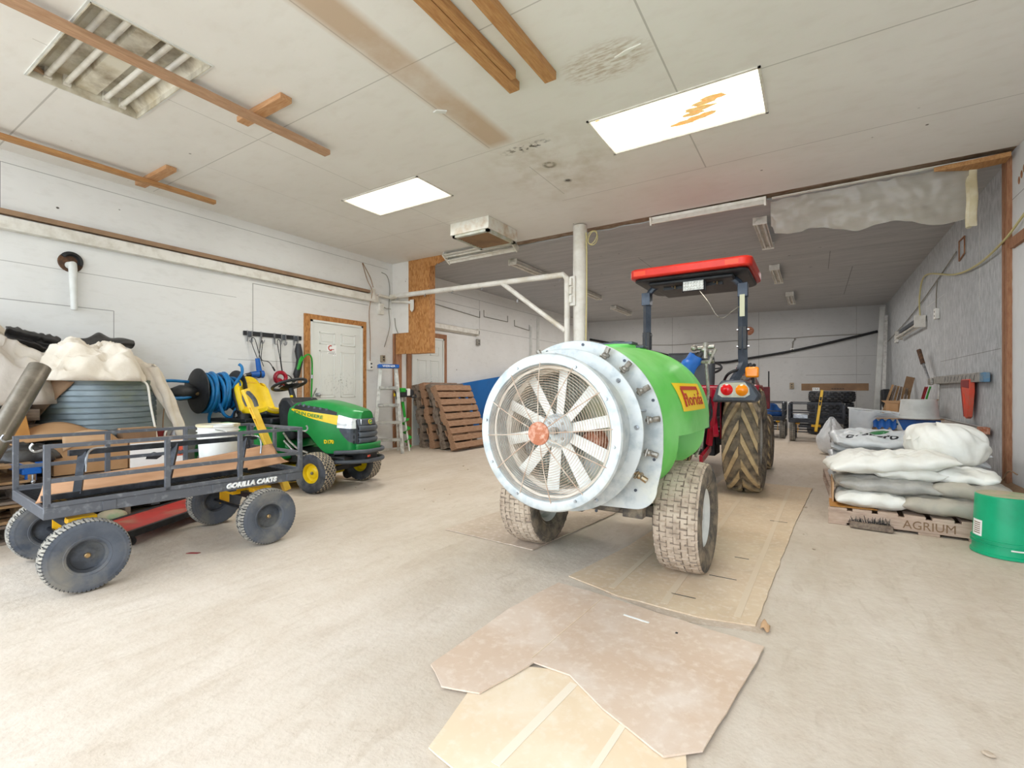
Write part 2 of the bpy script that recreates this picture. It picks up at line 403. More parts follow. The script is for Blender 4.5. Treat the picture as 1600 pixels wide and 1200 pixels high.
def bag(name, label, m, c, size, yaw=0, tilt=(0, 0), seed=0, group=None, puff=.5, wr=.02, pin=1.0, cat='bag'):
    L, W_, H_ = size; b = MB(); n1, n2 = 80, 56
    def P(u, v_, s_):
        e = (max(0, 1-abs(u)**3.2))**puff * (max(0, 1-abs(v_)**3.4))**puff
        x = u*L/2*(1-.05*v_*v_*pin) ; y = v_*W_/2*(1-.09*u*u*pin)
        q = V((x, y, s_))
        fold = nz((x*7+seed*3.1, y*7, s_*2+seed), 1)*wr + nz((x*19, y*19+seed, s_), 1)*wr*.4 + abs(nz((x*11+seed, y*4, 5), 1))*wr*.8
        z = s_*H_/2*e + (fold*e if s_ > 0 else fold*.5*e) + .012*math.sin(u*9+seed)*(1-e)
        z += s_*e*.011*(nz((y*34+nz((x*5, y*5, seed))*3, x*4, seed+2)))*abs(u)**1.5 + s_*e*.012*(.5-2*abs(nz((x*6+y*5, y*9-x*3, seed+4))))*(wr/.02)
        x += nz((y*9, seed, 1), 1)*.02*abs(u)**4; y += nz((x*9, seed, 2), 1)*.018*abs(v_)**4
        return (x, y, z)
    for s_ in (1, -1): b.grid(lambda a, q: P(a*2-1, q*2-1, s_), n1, n2)
    bmesh.ops.remove_doubles(b.bm, verts=b.bm.verts[:], dist=.0015)
    return b.build(name, m, None, loc=c, rot=(tilt[0], tilt[1], yaw), sharp=80, label=label, cat=cat, group=group)
def pallet(name, label, loc, rot, L=1.2, W_=1.0, H_=.135, m='palletgrey', nb=8, gap=.3, group=None, notch=True):
    t = thing(name, label, 'pallet', loc, rot=rot, group=group)
    b = MB(); bw = L/(nb + (nb-1)*gap)
    for i in range(nb):
        x0 = i*bw*(1+gap); wdd = bw*(1.25 if i in (0, nb-1) and False else 1)
        b.box(x0, x0+wdd, 0, W_, H_-.02, H_)
    b.build('deck', m, t, bevel=.002)
    b = MB()
    for i in (0, .25, .5, .75, 1): b.box((L-bw)*i, (L-bw)*i+bw, 0, W_, 0, .018)
    b.build('bottom_deck', m, t, bevel=.002)
    for y in (0, W_/2-.02, W_-.04):
        b = MB()
        pts = [(0, .018), (.22*L, .018), (.24*L, .055), (.38*L, .055), (.40*L, .018), (.6*L, .018), (.62*L, .055), (.76*L, .055), (.78*L, .018), (L, .018), (L, H_-.02), (0, H_-.02)]
        if not notch: pts = [(0, .018), (L, .018), (L, H_-.02), (0, H_-.02)]
        b.prism(pts, y, y+.04, 'XZ'); b.build('stringer', m, t, bevel=.003)
    return t
def boxthing(name, label, loc, rz, size, m='card', cat='box', flaps=False, group=None, tape=True):
    L, W_, H_ = size; t = thing(name, label, cat, loc, rz, group)
    b = MB(); k = .004
    if flaps:
        b.box(-L/2, L/2, -W_/2, W_/2, 0, k); b.box(-L/2, -L/2+k, -W_/2, W_/2, 0, H_); b.box(L/2-k, L/2, -W_/2, W_/2, 0, H_)
        b.box(-L/2, L/2, -W_/2, -W_/2+k, 0, H_); b.box(-L/2, L/2, W_/2-k, W_/2, 0, H_)
    else: b.box(-L/2, L/2, -W_/2, W_/2, 0, H_)
    b.build('body', m, t, bevel=.003)
    if flaps:
        for s_, a in ((-1, .5), (1, .25)):
            f = MB(); f.bar((-L/2, s_*W_/2, H_), (L/2, s_*W_/2, H_), .003, .003)
            f.prism([(s_*W_/2, H_), (s_*(W_/2+.14*math.cos(a)), H_+.14*math.sin(a)), (s_*(W_/2+.14*math.cos(a)), H_+.14*math.sin(a)+.004), (s_*W_/2, H_+.004)], -L/2, L/2, 'YZ'); f.build('flap', m, t)
    elif tape:
        f = MB(); f.box(-L/2-.001, L/2+.001, -.025, .025, H_-.03, H_+.001); f.build('tape', 'cardlt' if m != 'cardlt' else 'card', t)
    return t
# ---------------------------------------------------------------- the setting
XL, XR, CZ, YF = -6.07, 1.5, 3.17, -0.9
def smoothstep(a, b, x):
    t = min(1, max(0, (x-a)/(b-a))); return t*t*(3-2*t)
def fz(x, y):
    h = .045*smoothstep(-5.0, -6.0, x)*smoothstep(4.5, 6, y)
    return h
# floor
t = NT('dusty_concrete')
big = t.noise(.55, (1, 1, 1), lo=.38, hi=.66); st = t.noise(1.6, (1, .35, 1), lo=.4, hi=.7, loc=(3, 1, 0), dist=.6); fine = t.noise(14, lo=.3, hi=.75); speck = t.noise(60, lo=.62, hi=.75)
c = t.mix(big, 'c5b6a5', 'd5c8ba'); c = t.mix(t.math('MULTIPLY', st, .28), c, 'b7a58e'); c = t.mix(t.math('MULTIPLY', fine, .35), c, 'ded6c9'); c = t.mix(t.math('MULTIPLY', speck, .5), c, 'a8977f')
o = t.xyz()
mid = t.math('MULTIPLY', 1.0, t.noise(1.9, (1.2, .5, 1), lo=.42, hi=.66, loc=(4, 9, 0), dist=1.2)); c = t.mix(t.math('MULTIPLY', mid, .2), c, 'ab9478'); c = t.mix(t.math('MULTIPLY', t.noise(9, (1.6, .5, 1), lo=.54, hi=.68, dist=1), .22), c, 'a08b73')      # brown dirt mottling at random over the whole floor
trk = t.noise(2.2, (3.5, .5, 1), lo=.52, hi=.66, loc=(1, 5, 0), dist=.8); c = t.mix(t.math('MULTIPLY', trk, .12), c, 'a6947c')
hh = t.math('ADD', t.noise(7, lo=0, hi=1), t.math('MULTIPLY', t.noise(45, lo=0, hi=1), .35))
M['floor'] = t.out(c, .92, 0, .55, hh, .012)
b = MB(); b.grid(lambda u, v_: (-6.2+7.8*u, YF+16.3*v_, fz(-6.2+7.8*u, YF+16.3*v_)), 60, 100)
b.build('floor', 'floor', kind='structure')
t = NT('concrete_apron'); M['apron'] = t.out(t.mix(t.noise(2), 'c9c2b5', 'b7afa2'), .9)
MB().box(-16, 12, -14, YF, -.12, -.005).build('driveway', 'apron', kind='structure')
# ceiling of the front bay
t = NT('painted_ceiling_panels')
c = t.mix(t.noise(.7, lo=.35, hi=.7), 'e9e6e1', 'e0dcd6'); c = t.mix(t.math('MULTIPLY', t.noise(5, (1, 2, 1), lo=.5, hi=.75), .25), c, 'd0c8bd')
sm = t.seams([(1, 2.29, 0, -6, -.9, .004), (1, 1.14, 0, -6, -4.4, .006), (0, -4.0, 1, .9, 5.8, .003), (0, -2.42, 1, 0, 3.46, .005), (1, 4.86, 0, -2.4, 1.5, .004),
              (0, -.83, 1, 2.2, 3.52, .006), (0, -.88, 1, 4.15, 4.86, .006), (1, 3.5, 0, -4.0, -1.9, .003), (0, -2.30, 1, 3.95, 4.7, .004), (1, 3.56, 0, -.3, 1.5, .005), (0, -4.9, 1, 2.29, 5.8, .002), (1, 4.7, 0, -6, -3.6, .003)])
c = t.mix(t.math('MULTIPLY', sm, .5), c, '8b857c')
o = t.xyz()
sx = t.math('MULTIPLY', t.rng(t.math('ABSOLUTE', t.math('ADD', o[0], 2.30)), .16, .08), t.math('MULTIPLY', t.rng(o[1], 3.5, 3.4), t.noise(1.5, lo=.1, hi=.5)))
c = t.mix(t.math('MULTIPLY', sx, .75), c, 'b99873')                        # tan water stain along the joint
def blob(t, x, y, r, k=3, sy=1):
    o = t.xyz(); dx = t.math('SUBTRACT', o[0], x); dy = t.math('MULTIPLY', t.math('SUBTRACT', o[1], y), sy)
    d = t.math('SQRT', t.math('ADD', t.math('MULTIPLY', dx, dx), t.math('MULTIPLY', dy, dy)))
    return d
d = blob(t, -2.14, 3.62, 0, 1, 3.5); c = t.mix(t.math('MULTIPLY', t.rng(d, .28, .1), t.noise(22, lo=.5, hi=.58)), c, '2b2823')
d = blob(t, -2.12, 4.02, 0); ring = t.math('MULTIPLY', t.rng(d, .075, .05), t.rng(d, .02, .04)); c = t.mix(t.math('MULTIPLY', ring, t.noise(30, lo=.3, hi=.5)), c, '38342e')
d = blob(t, -2.12, 4.42, 0); c = t.mix(t.math('MULTIPLY', t.rng(d, .05, .02), t.noise(50, lo=.3, hi=.5)), c, '3c3a35')
d = blob(t, -2.1, 4.1, 0, 1, .8); c = t.mix(t.math('MULTIPLY', t.rng(d, .75, .3), t.noise(4, lo=.4, hi=.8)), c, 'bdb19c')
d = blob(t, -1.15, 2.95, 0, 1, 1.6); c = t.mix(t.math('MULTIPLY', t.rng(d, .34, .2), t.noise(12, (1, 4, 1), lo=.42, hi=.62)), c, 'c3b5a4')
vor = t.n('ShaderNodeTexVoronoi'); vor.inputs['Scale'].default_value = 3.3; t.L(t.co(), vor.inputs['Vector'])
c = t.mix(t.math('MULTIPLY', t.rng(vor.outputs['Distance'], .045, .03), t.noise(1.3, lo=.5, hi=.6)), c, '5a5148')   # nail heads
M['ceil'] = t.out(c, .75, 0, .15, t.noise(20, lo=0, hi=1), .004)
# troffer openings are cut out of the sheet by building it in cells
LIGHTS = [(-4.49, -3.34, 3.52, 4.09), (-1.53, -.30, 3.52, 4.15), (-4.48, -3.34, .98, 1.60)]
xs = sorted({-6.17, 1.6} | {q for l in LIGHTS for q in l[:2]}); ys = sorted({YF, 5.88} | {q for l in LIGHTS for q in l[2:]})
b = MB()
for i in range(len(xs)-1):
    for j in range(len(ys)-1):
        cx, cy = (xs[i]+xs[i+1])/2, (ys[j]+ys[j+1])/2
        if any(l[0] < cx < l[1] and l[2] < cy < l[3] for l in LIGHTS): continue
        b.box(xs[i], xs[i+1], ys[j], ys[j+1], CZ, CZ+.012)
b.build('ceiling', 'ceil', kind='structure')
MB().box(-6.3, 1.7, YF, 15.4, 3.42, 3.5).build('roof_deck', 'woodx', kind='structure')
# ceiling of the rear bay: grey weathered boards
t = NT('grey_weathered_ceiling')
c = t.mix(t.noise(3, (.5, 4, 1), lo=.35, hi=.7), 'a9a9aa', 'babab9'); c = t.mix(t.math('MULTIPLY', t.noise(10, (.6, 7, 1), lo=.55, hi=.75), .5), c, '8b8784')
c = t.mix(t.math('MULTIPLY', t.seams([(1, 7.6, 0, -6, -.9, .004), (1, 8.8, 0, -3, 1.5, .004), (1, 10.1, 0, -6, 1.5, .004), (1, 11.4, 0, -6, 1.5, .004), (0, .2, 1, 8.8, 10.1, .004), (0, -2.4, 1, 7.6, 8.8, .004), (0, .55, 1, 10.1, 13, .005)]), .7), c, '4c4845')
vor = t.n('ShaderNodeTexVoronoi'); vor.inputs['Scale'].default_value = 2.3; t.L(t.co((1, 2.2, 1)), vor.inputs['Vector'])
c = t.mix(t.math('MULTIPLY', t.rng(vor.outputs['Distance'], .07, .04), t.noise(2, lo=.5, hi=.55)), c, '45413d')
M['ceilrear'] = t.out(c, .9, 0, .3, t.noise(12, (1, 6, 1), lo=0, hi=1), .004)
b = MB(); n = 120
rag = [6.05 + .035*nz((i*.31, 1, 0)) + .02*nz((i*1.7, 3, 0)) for i in range(n+1)]
for i in range(n):
    x0, x1 = -6.17+7.77*i/n, -6.17+7.77*(i+1)/n
    vs = [b.v((x0, rag[i], CZ-.005)), b.v((x1, rag[i+1], CZ-.005)), b.v((x1, 15.3, CZ-.005)), b.v((x0, 15.3, CZ-.005))]; b.f(vs)
    vs = [b.v((x0, rag[i], CZ+.01)), b.v((x1, rag[i+1], CZ+.01)), b.v((x1, rag[i+1], CZ-.005)), b.v((x0, rag[i], CZ-.005))]; b.f(vs)
b.build('ceiling', 'ceilrear', kind='structure')
t = NT('exposed_osb_header'); M['header'] = t.out(t.mix(t.noise(9, (1, 3, 1)), '80664f', 'a18e7b'), .9)
MB().box(-6.1, 1.55, 5.84, 6.14, CZ+.013, CZ+.06).build('trim_header', 'header', kind='structure')
# oriented strand board
t = NT('oriented_strand_board')
v1 = t.n('ShaderNodeTexVoronoi'); v1.inputs['Scale'].default_value = 55; t.L(t.co((1.0, 1.0, .35)), v1.inputs['Vector'])
c = t.mix(v1.outputs['Color'], '85511f', 'b87b41'); c = t.mix(t.math('MULTIPLY', t.noise(30, (1, 1, .4), lo=.45, hi=.6), .6), c, '9f6530'); c = t.mix(t.noise(2, lo=.55, hi=.75), c, '8a5428')
sp = t.n('ShaderNodeSeparateColor'); t.L(v1.outputs['Color'], sp.inputs[0]); c = t.mix(sp.outputs[0], c, 'c08a52')
M['osb'] = t.out(c, .7, 0, .2, t.noise(60, lo=0, hi=1), .004)
# left wall
def paint(name, a, b_, seams, spots=True, streak=(1, 1, 1), dark='5a564f', sc=2.5, c3='b5b0a6'):
    t = NT(name)
    c = t.mix(t.noise(.8, lo=.35, hi=.7), a, b_); c = t.mix(t.math('MULTIPLY', t.noise(6, streak, lo=.52, hi=.8), .22), c, c3)
    if seams: c = t.mix(t.math('MULTIPLY', t.seams(seams), .6), c, dark)
    if spots:
        vor = t.n('ShaderNodeTexVoronoi'); vor.inputs['Scale'].default_value = sc; t.L(t.co((1, 1, 1.3)), vor.inputs['Vector'])
        c = t.mix(t.math('MULTIPLY', t.rng(vor.outputs['Distance'], .04, .03), t.noise(1.7, lo=.45, hi=.5)), c, '4b463f')
    return t.out(c, .7, 0, .2, t.noise(25, streak, lo=0, hi=1), .004)
M['wl'] = paint('white_painted_plywood_wall', 'e6e5e2', 'dddbd7', [(2, 1.85, 1, -1, 1.97, .004), (1, 1.97, 2, 1.3, 1.85, .004), (1, 3.406, 2, 1.75, 2.4, .006), (2, 2.40, 1, 3.4, 5.28, .005), (2, 3.06, 1, -1, 5.7, .003), (2, 2.19, 1, -1, 3.2, .0025), (1, 1.16, 2, 2.6, 3.06, .003),
   (2, 2.95, 1, 6, 14, .004), (2, 2.33, 1, 8.3, 14, .004), (1, 8.3, 2, 2.2, 2.95, .006), (2, 2.75, 1, 6, 8.3, .004), (2, 1.42, 1, 3.1, 4.2, .003), (2, 1.1, 1, 8, 14, .003), (1, 12.1, 2, 0, 2.3, .004)], streak=(1, 1, 3))
MB().box(XL-.12, XL, YF, 15.2, -.1, CZ+.02).build('wall_left', 'wl', kind='structure')
M['wr'] = paint('white_painted_right_wall', 'dfe0e0', 'd5d7d9', [(2, 2.75, 1, 4, 6.1, .004)], streak=(1, 2, 1))
MB().box(XR, XR+.12, YF, 6.06, -.1, CZ+.02).build('wall_right', 'wr', kind='structure')
t = NT('whitewashed_strand_board')
c = t.mix(t.noise(26, (1, 1, .35), lo=.38, hi=.62), 'a6a9ab', 'c9cbcd'); c = t.mix(t.math('MULTIPLY', t.noise(1.2, lo=.4, hi=.6), .4), c, 'a9acae'); c = t.mix(t.math('MULTIPLY', t.noise(70, (1, 1, .3), lo=.62, hi=.7), .7), c, 'e2e3e3')
c = t.mix(t.math('MULTIPLY', t.seams([(1, 8.75, 2, 0, 2.35, .008), (1, 7.1, 2, 1.9, 3.1, .008), (2, 2.36, 1, 8.75, 10, .004)]), .6), c, 'dcdad2')
c = t.mix(t.math('MULTIPLY', t.seams([(1, 7.65, 2, 2.4, 3.1, .004), (2, 1.44, 1, 6.4, 9, .004)]), .6), c, '605b55')
M['wr2'] = t.out(c, .8, 0, .35, t.noise(40, (1, 1, .4), lo=0, hi=1), .005)
MB().box(XR+.01, XR+.12, 6.06, 15.3, -.1, CZ+.02).build('wall_right_rear', 'wr2', kind='structure')
b = MB(); n = 60
for k in range(2):
    y0 = 6.04 + .13*k
    pts = [(y0 + .012*nz((i*.7, k, 2)), i/n*(CZ-.02)) for i in range(n+1)] + [(y0+.05+k*.01, CZ-.02), (y0+.05, 0)]
    b.prism(pts, XR-.035+.012*k, XR+.02, 'YZ')
b.build('trim_right', 'stud', kind='structure')
MB().box(XR-.03, XR, YF, 5.98, 2.30, 2.39).build('trim_right_rail', 'stud', kind='structure')
# back wall, set slightly askew
M['wb'] = paint('white_back_wall', 'cfcecb', 'c3c2c0', [], sc=1.6)
t = NT('back_wall_sheets'); c = t.mix(t.noise(.6, lo=.35, hi=.7), 'cccbc9', 'bdbcba'); c = t.mix(t.math('MULTIPLY', t.noise(5, (2, 1, 4), lo=.55, hi=.75), .4), c, 'a9a7a4')
c = t.mix(t.math('MULTIPLY', t.seams([(0, -3.55, 2, 1.5, 3.2, .005), (0, -1.3, 2, 1.2, 3.2, .005), (0, .9, 2, 0, 3.2, .004), (2, 1.9, 0, -1.5, 1.5, .004), (2, 1.42, 0, -.2, 1.2, .006)]), .6), c, '6a6762')
M['wb'] = t.out(c, .8)
MB().prism([(-6.1, 14.12), (1.6, 15.14), (1.6, 15.28), (-6.1, 14.26)], -.1, CZ+.02).build('wall_back', 'wb', kind='structure')
def bwy(x): return 14.12 + (x+6.1)*(1.02/7.7)
# short wall between the bays, its lower part stripped to studs
M['wd'] = paint('white_stub_wall', 'e3dfd9', 'dcd7d0', [], sc=4)
MB().box(XL, -5.69, 5.80, 5.93, 1.99, CZ).build('wall_divider', 'wd', kind='structure')
b = MB(); b.box(-5.69, -5.23, 5.795, 5.93, 1.635, CZ); b.build('trim_divider_end', 'osb', kind='structure')
b = MB(); pts = [(-5.23, CZ)] + [(-5.23+.42*i/14, CZ-.16 + .09*i/14 + .03*nz((i*1.3, 0, 4))) for i in range(15)] + [(-4.8, CZ)]
b.prism(pts, 5.80, 5.815, 'XZ'); b.build('trim_divider_scrap', 'osb', kind='structure')
MB().box(-6.0, -5.69, 5.81, 5.85, 1.64, 1.99).build('trim_divider_patch', 'osb', kind='structure')
b = MB(); b.box(-6.065, -6.025, 5.80, 5.89, 0.03, 1.99); b.box(-6.015, -5.98, 5.82, 5.93, .03, 1.99); b.build('trim_divider_stud', 'stud', kind='structure')
MB().box(-6.0, -5.95, 5.1, 6.1, 0.03, .065).build('trim_divider_sill', 'whitemetal', kind='structure')
# doors
def door(n, y0, y1, z1, fr, fw, label):
    root = bpy.data.objects.new('door_%d' % n, None); C.objects.link(root); root.location = (XL, y0, 0.02); root['kind'] = 'structure'
    W_ = y1-y0; z1 -= .02
    MB().box(0, .035, 0, W_, 0, z1).build('door_slab', 'doorp', root, bevel=.003)
    for r_ in ((.62, .92), (.10, .55)):
        pass
    cols = ((.13, .44), (.56, .87))
    for a, b_ in cols:
        for c0, c1 in ((.845, .935), (.455, .80), (.09, .40)):
            m_ = MB(); q = .018
            ya, yb, za, zb = a*W_, b_*W_, c0*z1, c1*z1
            m_.box(.034, .042, ya, yb, za, za+q); m_.box(.034, .042, ya, yb, zb-q, zb); m_.box(.034, .042, ya, ya+q, za, zb); m_.box(.034, .042, yb-q, yb, za, zb)
            m_.box(.034, .040, ya+.04, yb-.04, za+.04, zb-.04)
            m_.build('door_panel', 'doorp', root, bevel=.003)
    m_ = MB(); m_.box(0, .05, -.03, 0, 0, z1+.03); m_.box(0, .05, W_, W_+.03, 0, z1+.03); m_.box(0, .05, -.03, W_+.03, z1, z1+.03); m_.build('door_jamb', 'doorp', root)
    m_ = MB(); m_.box(0, .03, -.03-fw, -.03, 0, z1+.03+fw*.9); m_.box(0, .03, W_+.03, W_+.03+fw, 0, z1+.03+fw*.9); m_.box(0, .03, -.03, W_+.03, z1+.03, z1+.03+fw*.9)
    for k in range(5): m_.box(.029, .0305, W_*(.05+.2*k), W_*(.05+.2*k)+.004, z1+.03, z1+.03+fw*.9)
    m_.build('door_casing', fr, root)
    return root
t = NT('painted_door'); c = t.mix(t.noise(1, lo=.4, hi=.7), 'dfe0da', 'd5d6d0'); d_ = t.xyz()
sm = t.math('MULTIPLY', t.rng(t.math('ABSOLUTE', t.math('SUBTRACT', d_[2], 1.13)), .2, .05), t.math('MULTIPLY', t.noise(28, lo=.55, hi=.66), t.rng(t.math('ABSOLUTE', t.math('SUBTRACT', d_[1], .45)), .3, .05)))
c = t.mix(t.math('MULTIPLY', sm, .6), c, '55534d'); M['doorp'] = t.out(c, .45)
d1 = door(1, 4.24, 5.10, 2.01, 'osb', .085, '')
s = MB().box(.036, .0385, .24, .40, 1.52, 1.70).build('door_sticker', 'whitepr', d1)
a = MB(); a.tube([(.04, .30+.035*math.cos(q), 1.635+.035*math.sin(q)) for q in [PI*.35+PI*1.3*i/14 for i in range(15)]], .008, 6); a.box(.038, .041, .30, .36, 1.61, 1.62); a.build('sticker_emblem', 'redpr', s)
a = MB()
for i in range(9): a.box(.038, .0395, .265+.014*i, .274+.014*i, 1.545, 1.558)
for i in range(7): a.box(.038, .0395, .275+.013*i, .283+.013*i, 1.57, 1.58)
a.build('sticker_lettering', 'ink', s)
a = MB(); a.cyl((.04, .07, .95), (.07, .07, .95), .028); a.ball((.085, .07, .95), .03); a.build('door_knob', 'chrome', d1)
d2 = door(2, 6.26, 7.06, 1.98, 'stud', .10, '')
# rail along the left wall that the sliding door runs on
t_ = thing('door_track', 'long white boxed track with tan board above it on the left wall', 'track', (XL+.003, YF, 0))
MB().box(0, .085, .05, 6.32, 2.455, 2.565).build('track_box', 'whitemetal', t_, bevel=.006)
MB().box(0, .06, 0, 6.2, 2.59, 2.635).build('track_board', 'kraft', t_)
a = MB(); a.box(.0, .1, 6.17, 6.24, 2.49, 2.66); a.build('track_end_cap', 'whitemetal', t_, bevel=.01)
# ---------------------------------------------------------------- ceiling fittings
t = NT('lit_diffuser'); o = t.xyz()
c = t.mix(t.rng(t.noise(3, lo=.3, hi=.7), 0, 1), 'fffdf0', 'fff4cf')
t.out(c, .4); t.b.inputs['Emission Color'].default_value = lin('fffaec')
t.L(t.rng(t.math('ABSOLUTE', o[1]), .3, .05, .75, 2.3), t.b.inputs['Emission Strength']); M['diff'] = t.m
def panel_light(label, l, stain):
    x0, x1, y0, y1 = l; r = thing('ceiling_light', label, 'light', ((x0+x1)/2, (y0+y1)/2, CZ)); a, b_ = (x1-x0)/2, (y1-y0)/2
    m_ = MB()
    for q in ((-a, a, -b_, -b_+.018), (-a, a, b_-.018, b_), (-a, -a+.018, -b_, b_), (a-.018, a, -b_, b_)): m_.box(*q, -.008, .06)
    m_.box(-a, a, -b_, b_, .055, .06)
    m_.build('frame', 'whitemetal', r)
    MB().box(-a+.018, a-.018, -b_+.018, b_-.018, .004, .010).build('diffuser', 'diff', r)
    if stain:
        for cx, cy, rr in ((.17, -.02, .07), (.12, .03, .05), (.28, -.12, .05), (.22, -.08, .055), (.33, -.1, .03), (.05, .12, .06), (.15, .10, .06), (.22, .08, .04), (-.56+.02, -.27, .012), (.0, .13, .03)):
            s_ = MB(); s_.prism([(cx+rr*1.6*math.cos(q)*(1+.5*nz((q*2, cx*9, 0))), cy+rr*.5*math.sin(q)*(1+.5*nz((q*3, cy*9, 1)))) for q in [2*PI*i/18 for i in range(18)]], .0005, .003)
            s_.build('stain', 'stain', r)
    return r
M['stain'] = mat('orange_stain', 'd0a45c', .7, col2='e0c08a', scale=20)
M['stain'].node_tree.nodes['Principled BSDF'].inputs['Emission Color'].default_value = lin('e0b878'); M['stain'].node_tree.nodes['Principled BSDF'].inputs['Emission Strength'].default_value = .5
panel_light('smaller-looking lit ceiling panel light left of centre, without stains', LIGHTS[0], False)
panel_light('large lit ceiling panel light with orange stains near the top right', LIGHTS[1], True)
def area(loc, sx, sy, e, col=(1, .99, .95)):
    l = bpy.data.lights.new('panel_and_fill_lamp', 'AREA'); l.shape = 'RECTANGLE'; l.size = sx; l.size_y = sy; l.energy = e; l.color = col
    o = bpy.data.objects.new('panel_and_fill_lamp', l); C.objects.link(o); o.location = loc; return o
for l in LIGHTS[:2]: area(((l[0]+l[1])/2, (l[2]+l[3])/2, CZ-.012), 1.05, .5, 26)
for x, y in ((-.57, 7.2), (-.58, 9.85), (-.46, 12.6), (-4.15, 7.2), (-4.13, 9.6), (-4.3, 12.2)): area((x, y, CZ-.12), .12, 1.2, 9 if (x, y) == (-.57, 7.2) else 24, (1, .97, .93))      # added fill lamps at the unlit rear strips, brightening the back bay
# open troffer with dead tubes
x0, x1, y0, y1 = LIGHTS[2]
r = thing('ceiling_light', 'open dirty ceiling fixture with four bare unlit tubes, top left', 'light', (x0, y0, CZ)); a, b_ = x1-x0, y1-y0
M['trof'] = mat('stained_enamel', 'd8d2c2', .5, col2='b8ac92', scale=5, col3='8c7e66', scale3=4)
m_ = MB(); m_.box(0, a, 0, b_, .09, .10); m_.box(0, .006, 0, b_, -.01, .1); m_.box(a-.006, a, 0, b_, -.01, .1); m_.box(0, a, 0, .006, -.01, .1); m_.box(0, a, b_-.006, b_, -.01, .1)
m_.prism([(.006, .09), (.006, .03), (.07, .09)], .01, a-.01, 'YZ'); m_.prism([(b_-.006, .09), (b_-.006, .03), (b_-.07, .09)], .01, a-.01, 'YZ'); m_.prism([(.23, .09), (.25, .045), (.37, .045), (.39, .09)], .01, a-.01, 'YZ')
m_.build('reflector_housing', 'trof', r)
m_ = MB()
for q in ((-.012, a+.012, -.012, 0), (-.012, a+.012, b_, b_+.012), (-.012, 0, 0, b_), (a, a+.012, 0, b_)): m_.box(*q, -.008, .0)
m_.build('frame', 'offwhite', r)
for y in (.10, .20, .42, .52):
    MB().cyl((.03, y, .045), (a-.03, y, .045), .017, seg=16).build('tube', 'tubew', r) if 'tubew' in M else None
M['tubew'] = mat('dusty_unlit_tube', 'dcd8cf', .25, col2='c9c2b4', scale=7)
for y in (.10, .20, .42, .52):
    MB().cyl((.03, y, .045), (a-.03, y, .045), .018, seg=16).build('tube', 'tubew', r)
    MB().box(.01, .035, y-.02, y+.02, .02, .09).build('tube_holder', 'whitemetal', r)
MB().prism([(.02, .02), (.09, .02), (.02, .09)], .03, .05).build('corner_scrap', 'kraft', r)
# strip fixtures: tubes along local x
def strip(label, loc, rz, L=1.25, W_=.15, rot=None, wide=True, group='unlit strip lights on the rear ceiling'):
    r = thing('strip_light', label, 'light', loc, rz, group, rot)
    m_ = MB(); m_.box(-L/2, L/2, -.04, .04, -.045, 0)
    m_.prism([(-.04, -.03), (-W_/2, -.075), (-W_/2+.004, -.08), (-.035, -.045), (.035, -.045), (W_/2-.004, -.08), (W_/2, -.075), (.04, -.03)], -L/2, L/2, 'YZ')
    m_.build('housing', 'whitemetal', r)
    for y in (-.035, .035): MB().cyl((-L/2+.02, y, -.07), (L/2-.02, y, -.07), .014, seg=12).build('tube', 'tubew', r)
    for x in (-1, 1): MB().box(min(x*L/2, x*(L/2-.02)), max(x*L/2, x*(L/2-.02)), -W_/2-.002, W_/2+.002, -.095, 0).build('end_cap', 'whitemetal', r)
    return r
st = strip('strip light just behind the hanging plastic, nearest of the right row', (-.57, 7.2, CZ-.01), PI/2)
for (x, y, lab) in ((-.58, 9.85, 'strip light right of the red tractor canopy, second of the right row'), (-.46, 12.6, 'farthest strip light of the right row, near the back wall'),
                    (-4.15, 7.2, 'strip light on the rear ceiling above the white jib arm, nearest of the left row'), (-4.13, 9.6, 'strip light on the rear ceiling just right of the white post'), (-4.3, 12.2, 'farthest strip light of the left row, left of the tractor roll bar')):
    dup(st, (x, y, CZ-.01), PI/2, lab)
strip('open two tube strip light tilted at the ceiling edge under the vent box', (-4.23, 5.80, CZ-.03), 0, 1.28, .2, rot=(math.radians(-32), 0, math.radians(-1)), group=None)
strip('white strip light tilted along the ceiling edge above the red canopy', (-1.08, 5.93, CZ-.0), 0, 1.26, .17, rot=(math.radians(18), 0, math.radians(1)), group=None)
strip('metal strip light on the left wall beside the second door', (XL+.004, 7.45, 2.24), PI/2, 1.45, .14, rot=(PI/2, 0, PI/2), group=None).location.x += .09
# lumber hung from the ceiling
def lumber(label, x, y0, y1, wd, th, z, m, cross=None, cm='woodx'):
    r = thing('ceiling_board', label, 'board', (x, y0, z))
    MB().box(-wd/2, wd/2, 0, y1-y0, 0, th).build('board', m, r, bevel=.003)
    if cross:
        cx0, cx1, cy = cross; MB().box(cx0-x, cx1-x, cy-y0-.045, cy-y0+.045, th, th+.04).build('cross_piece', cm, r, bevel=.003)
    return r
lumber('long pine board with cross piece on the ceiling over the open light fixture', -3.60, -.6, 2.68, .075, .04, CZ-.08, 'woodpine', (-3.80, -3.22, 2.05))
lumber('long brown board with cross piece on the ceiling next to the left wall', -5.60, -.6, 2.72, .06, .04, CZ-.08, 'woodor', (-5.86, -5.17, 2.12))
r = lumber('doubled orange board ending on the ceiling at top centre, left of the pair', -1.76, -.6, 2.82, .08, .06, CZ-.06, 'woodor')
MB().box(.045, .085, .1, 3.30, 0, .055).build('side_board', 'woodor', r, bevel=.003)
lumber('orange board ending on the ceiling at top centre, right of the pair', -1.50, -.6, 2.86, .085, .055, CZ-.055, 'woodor')
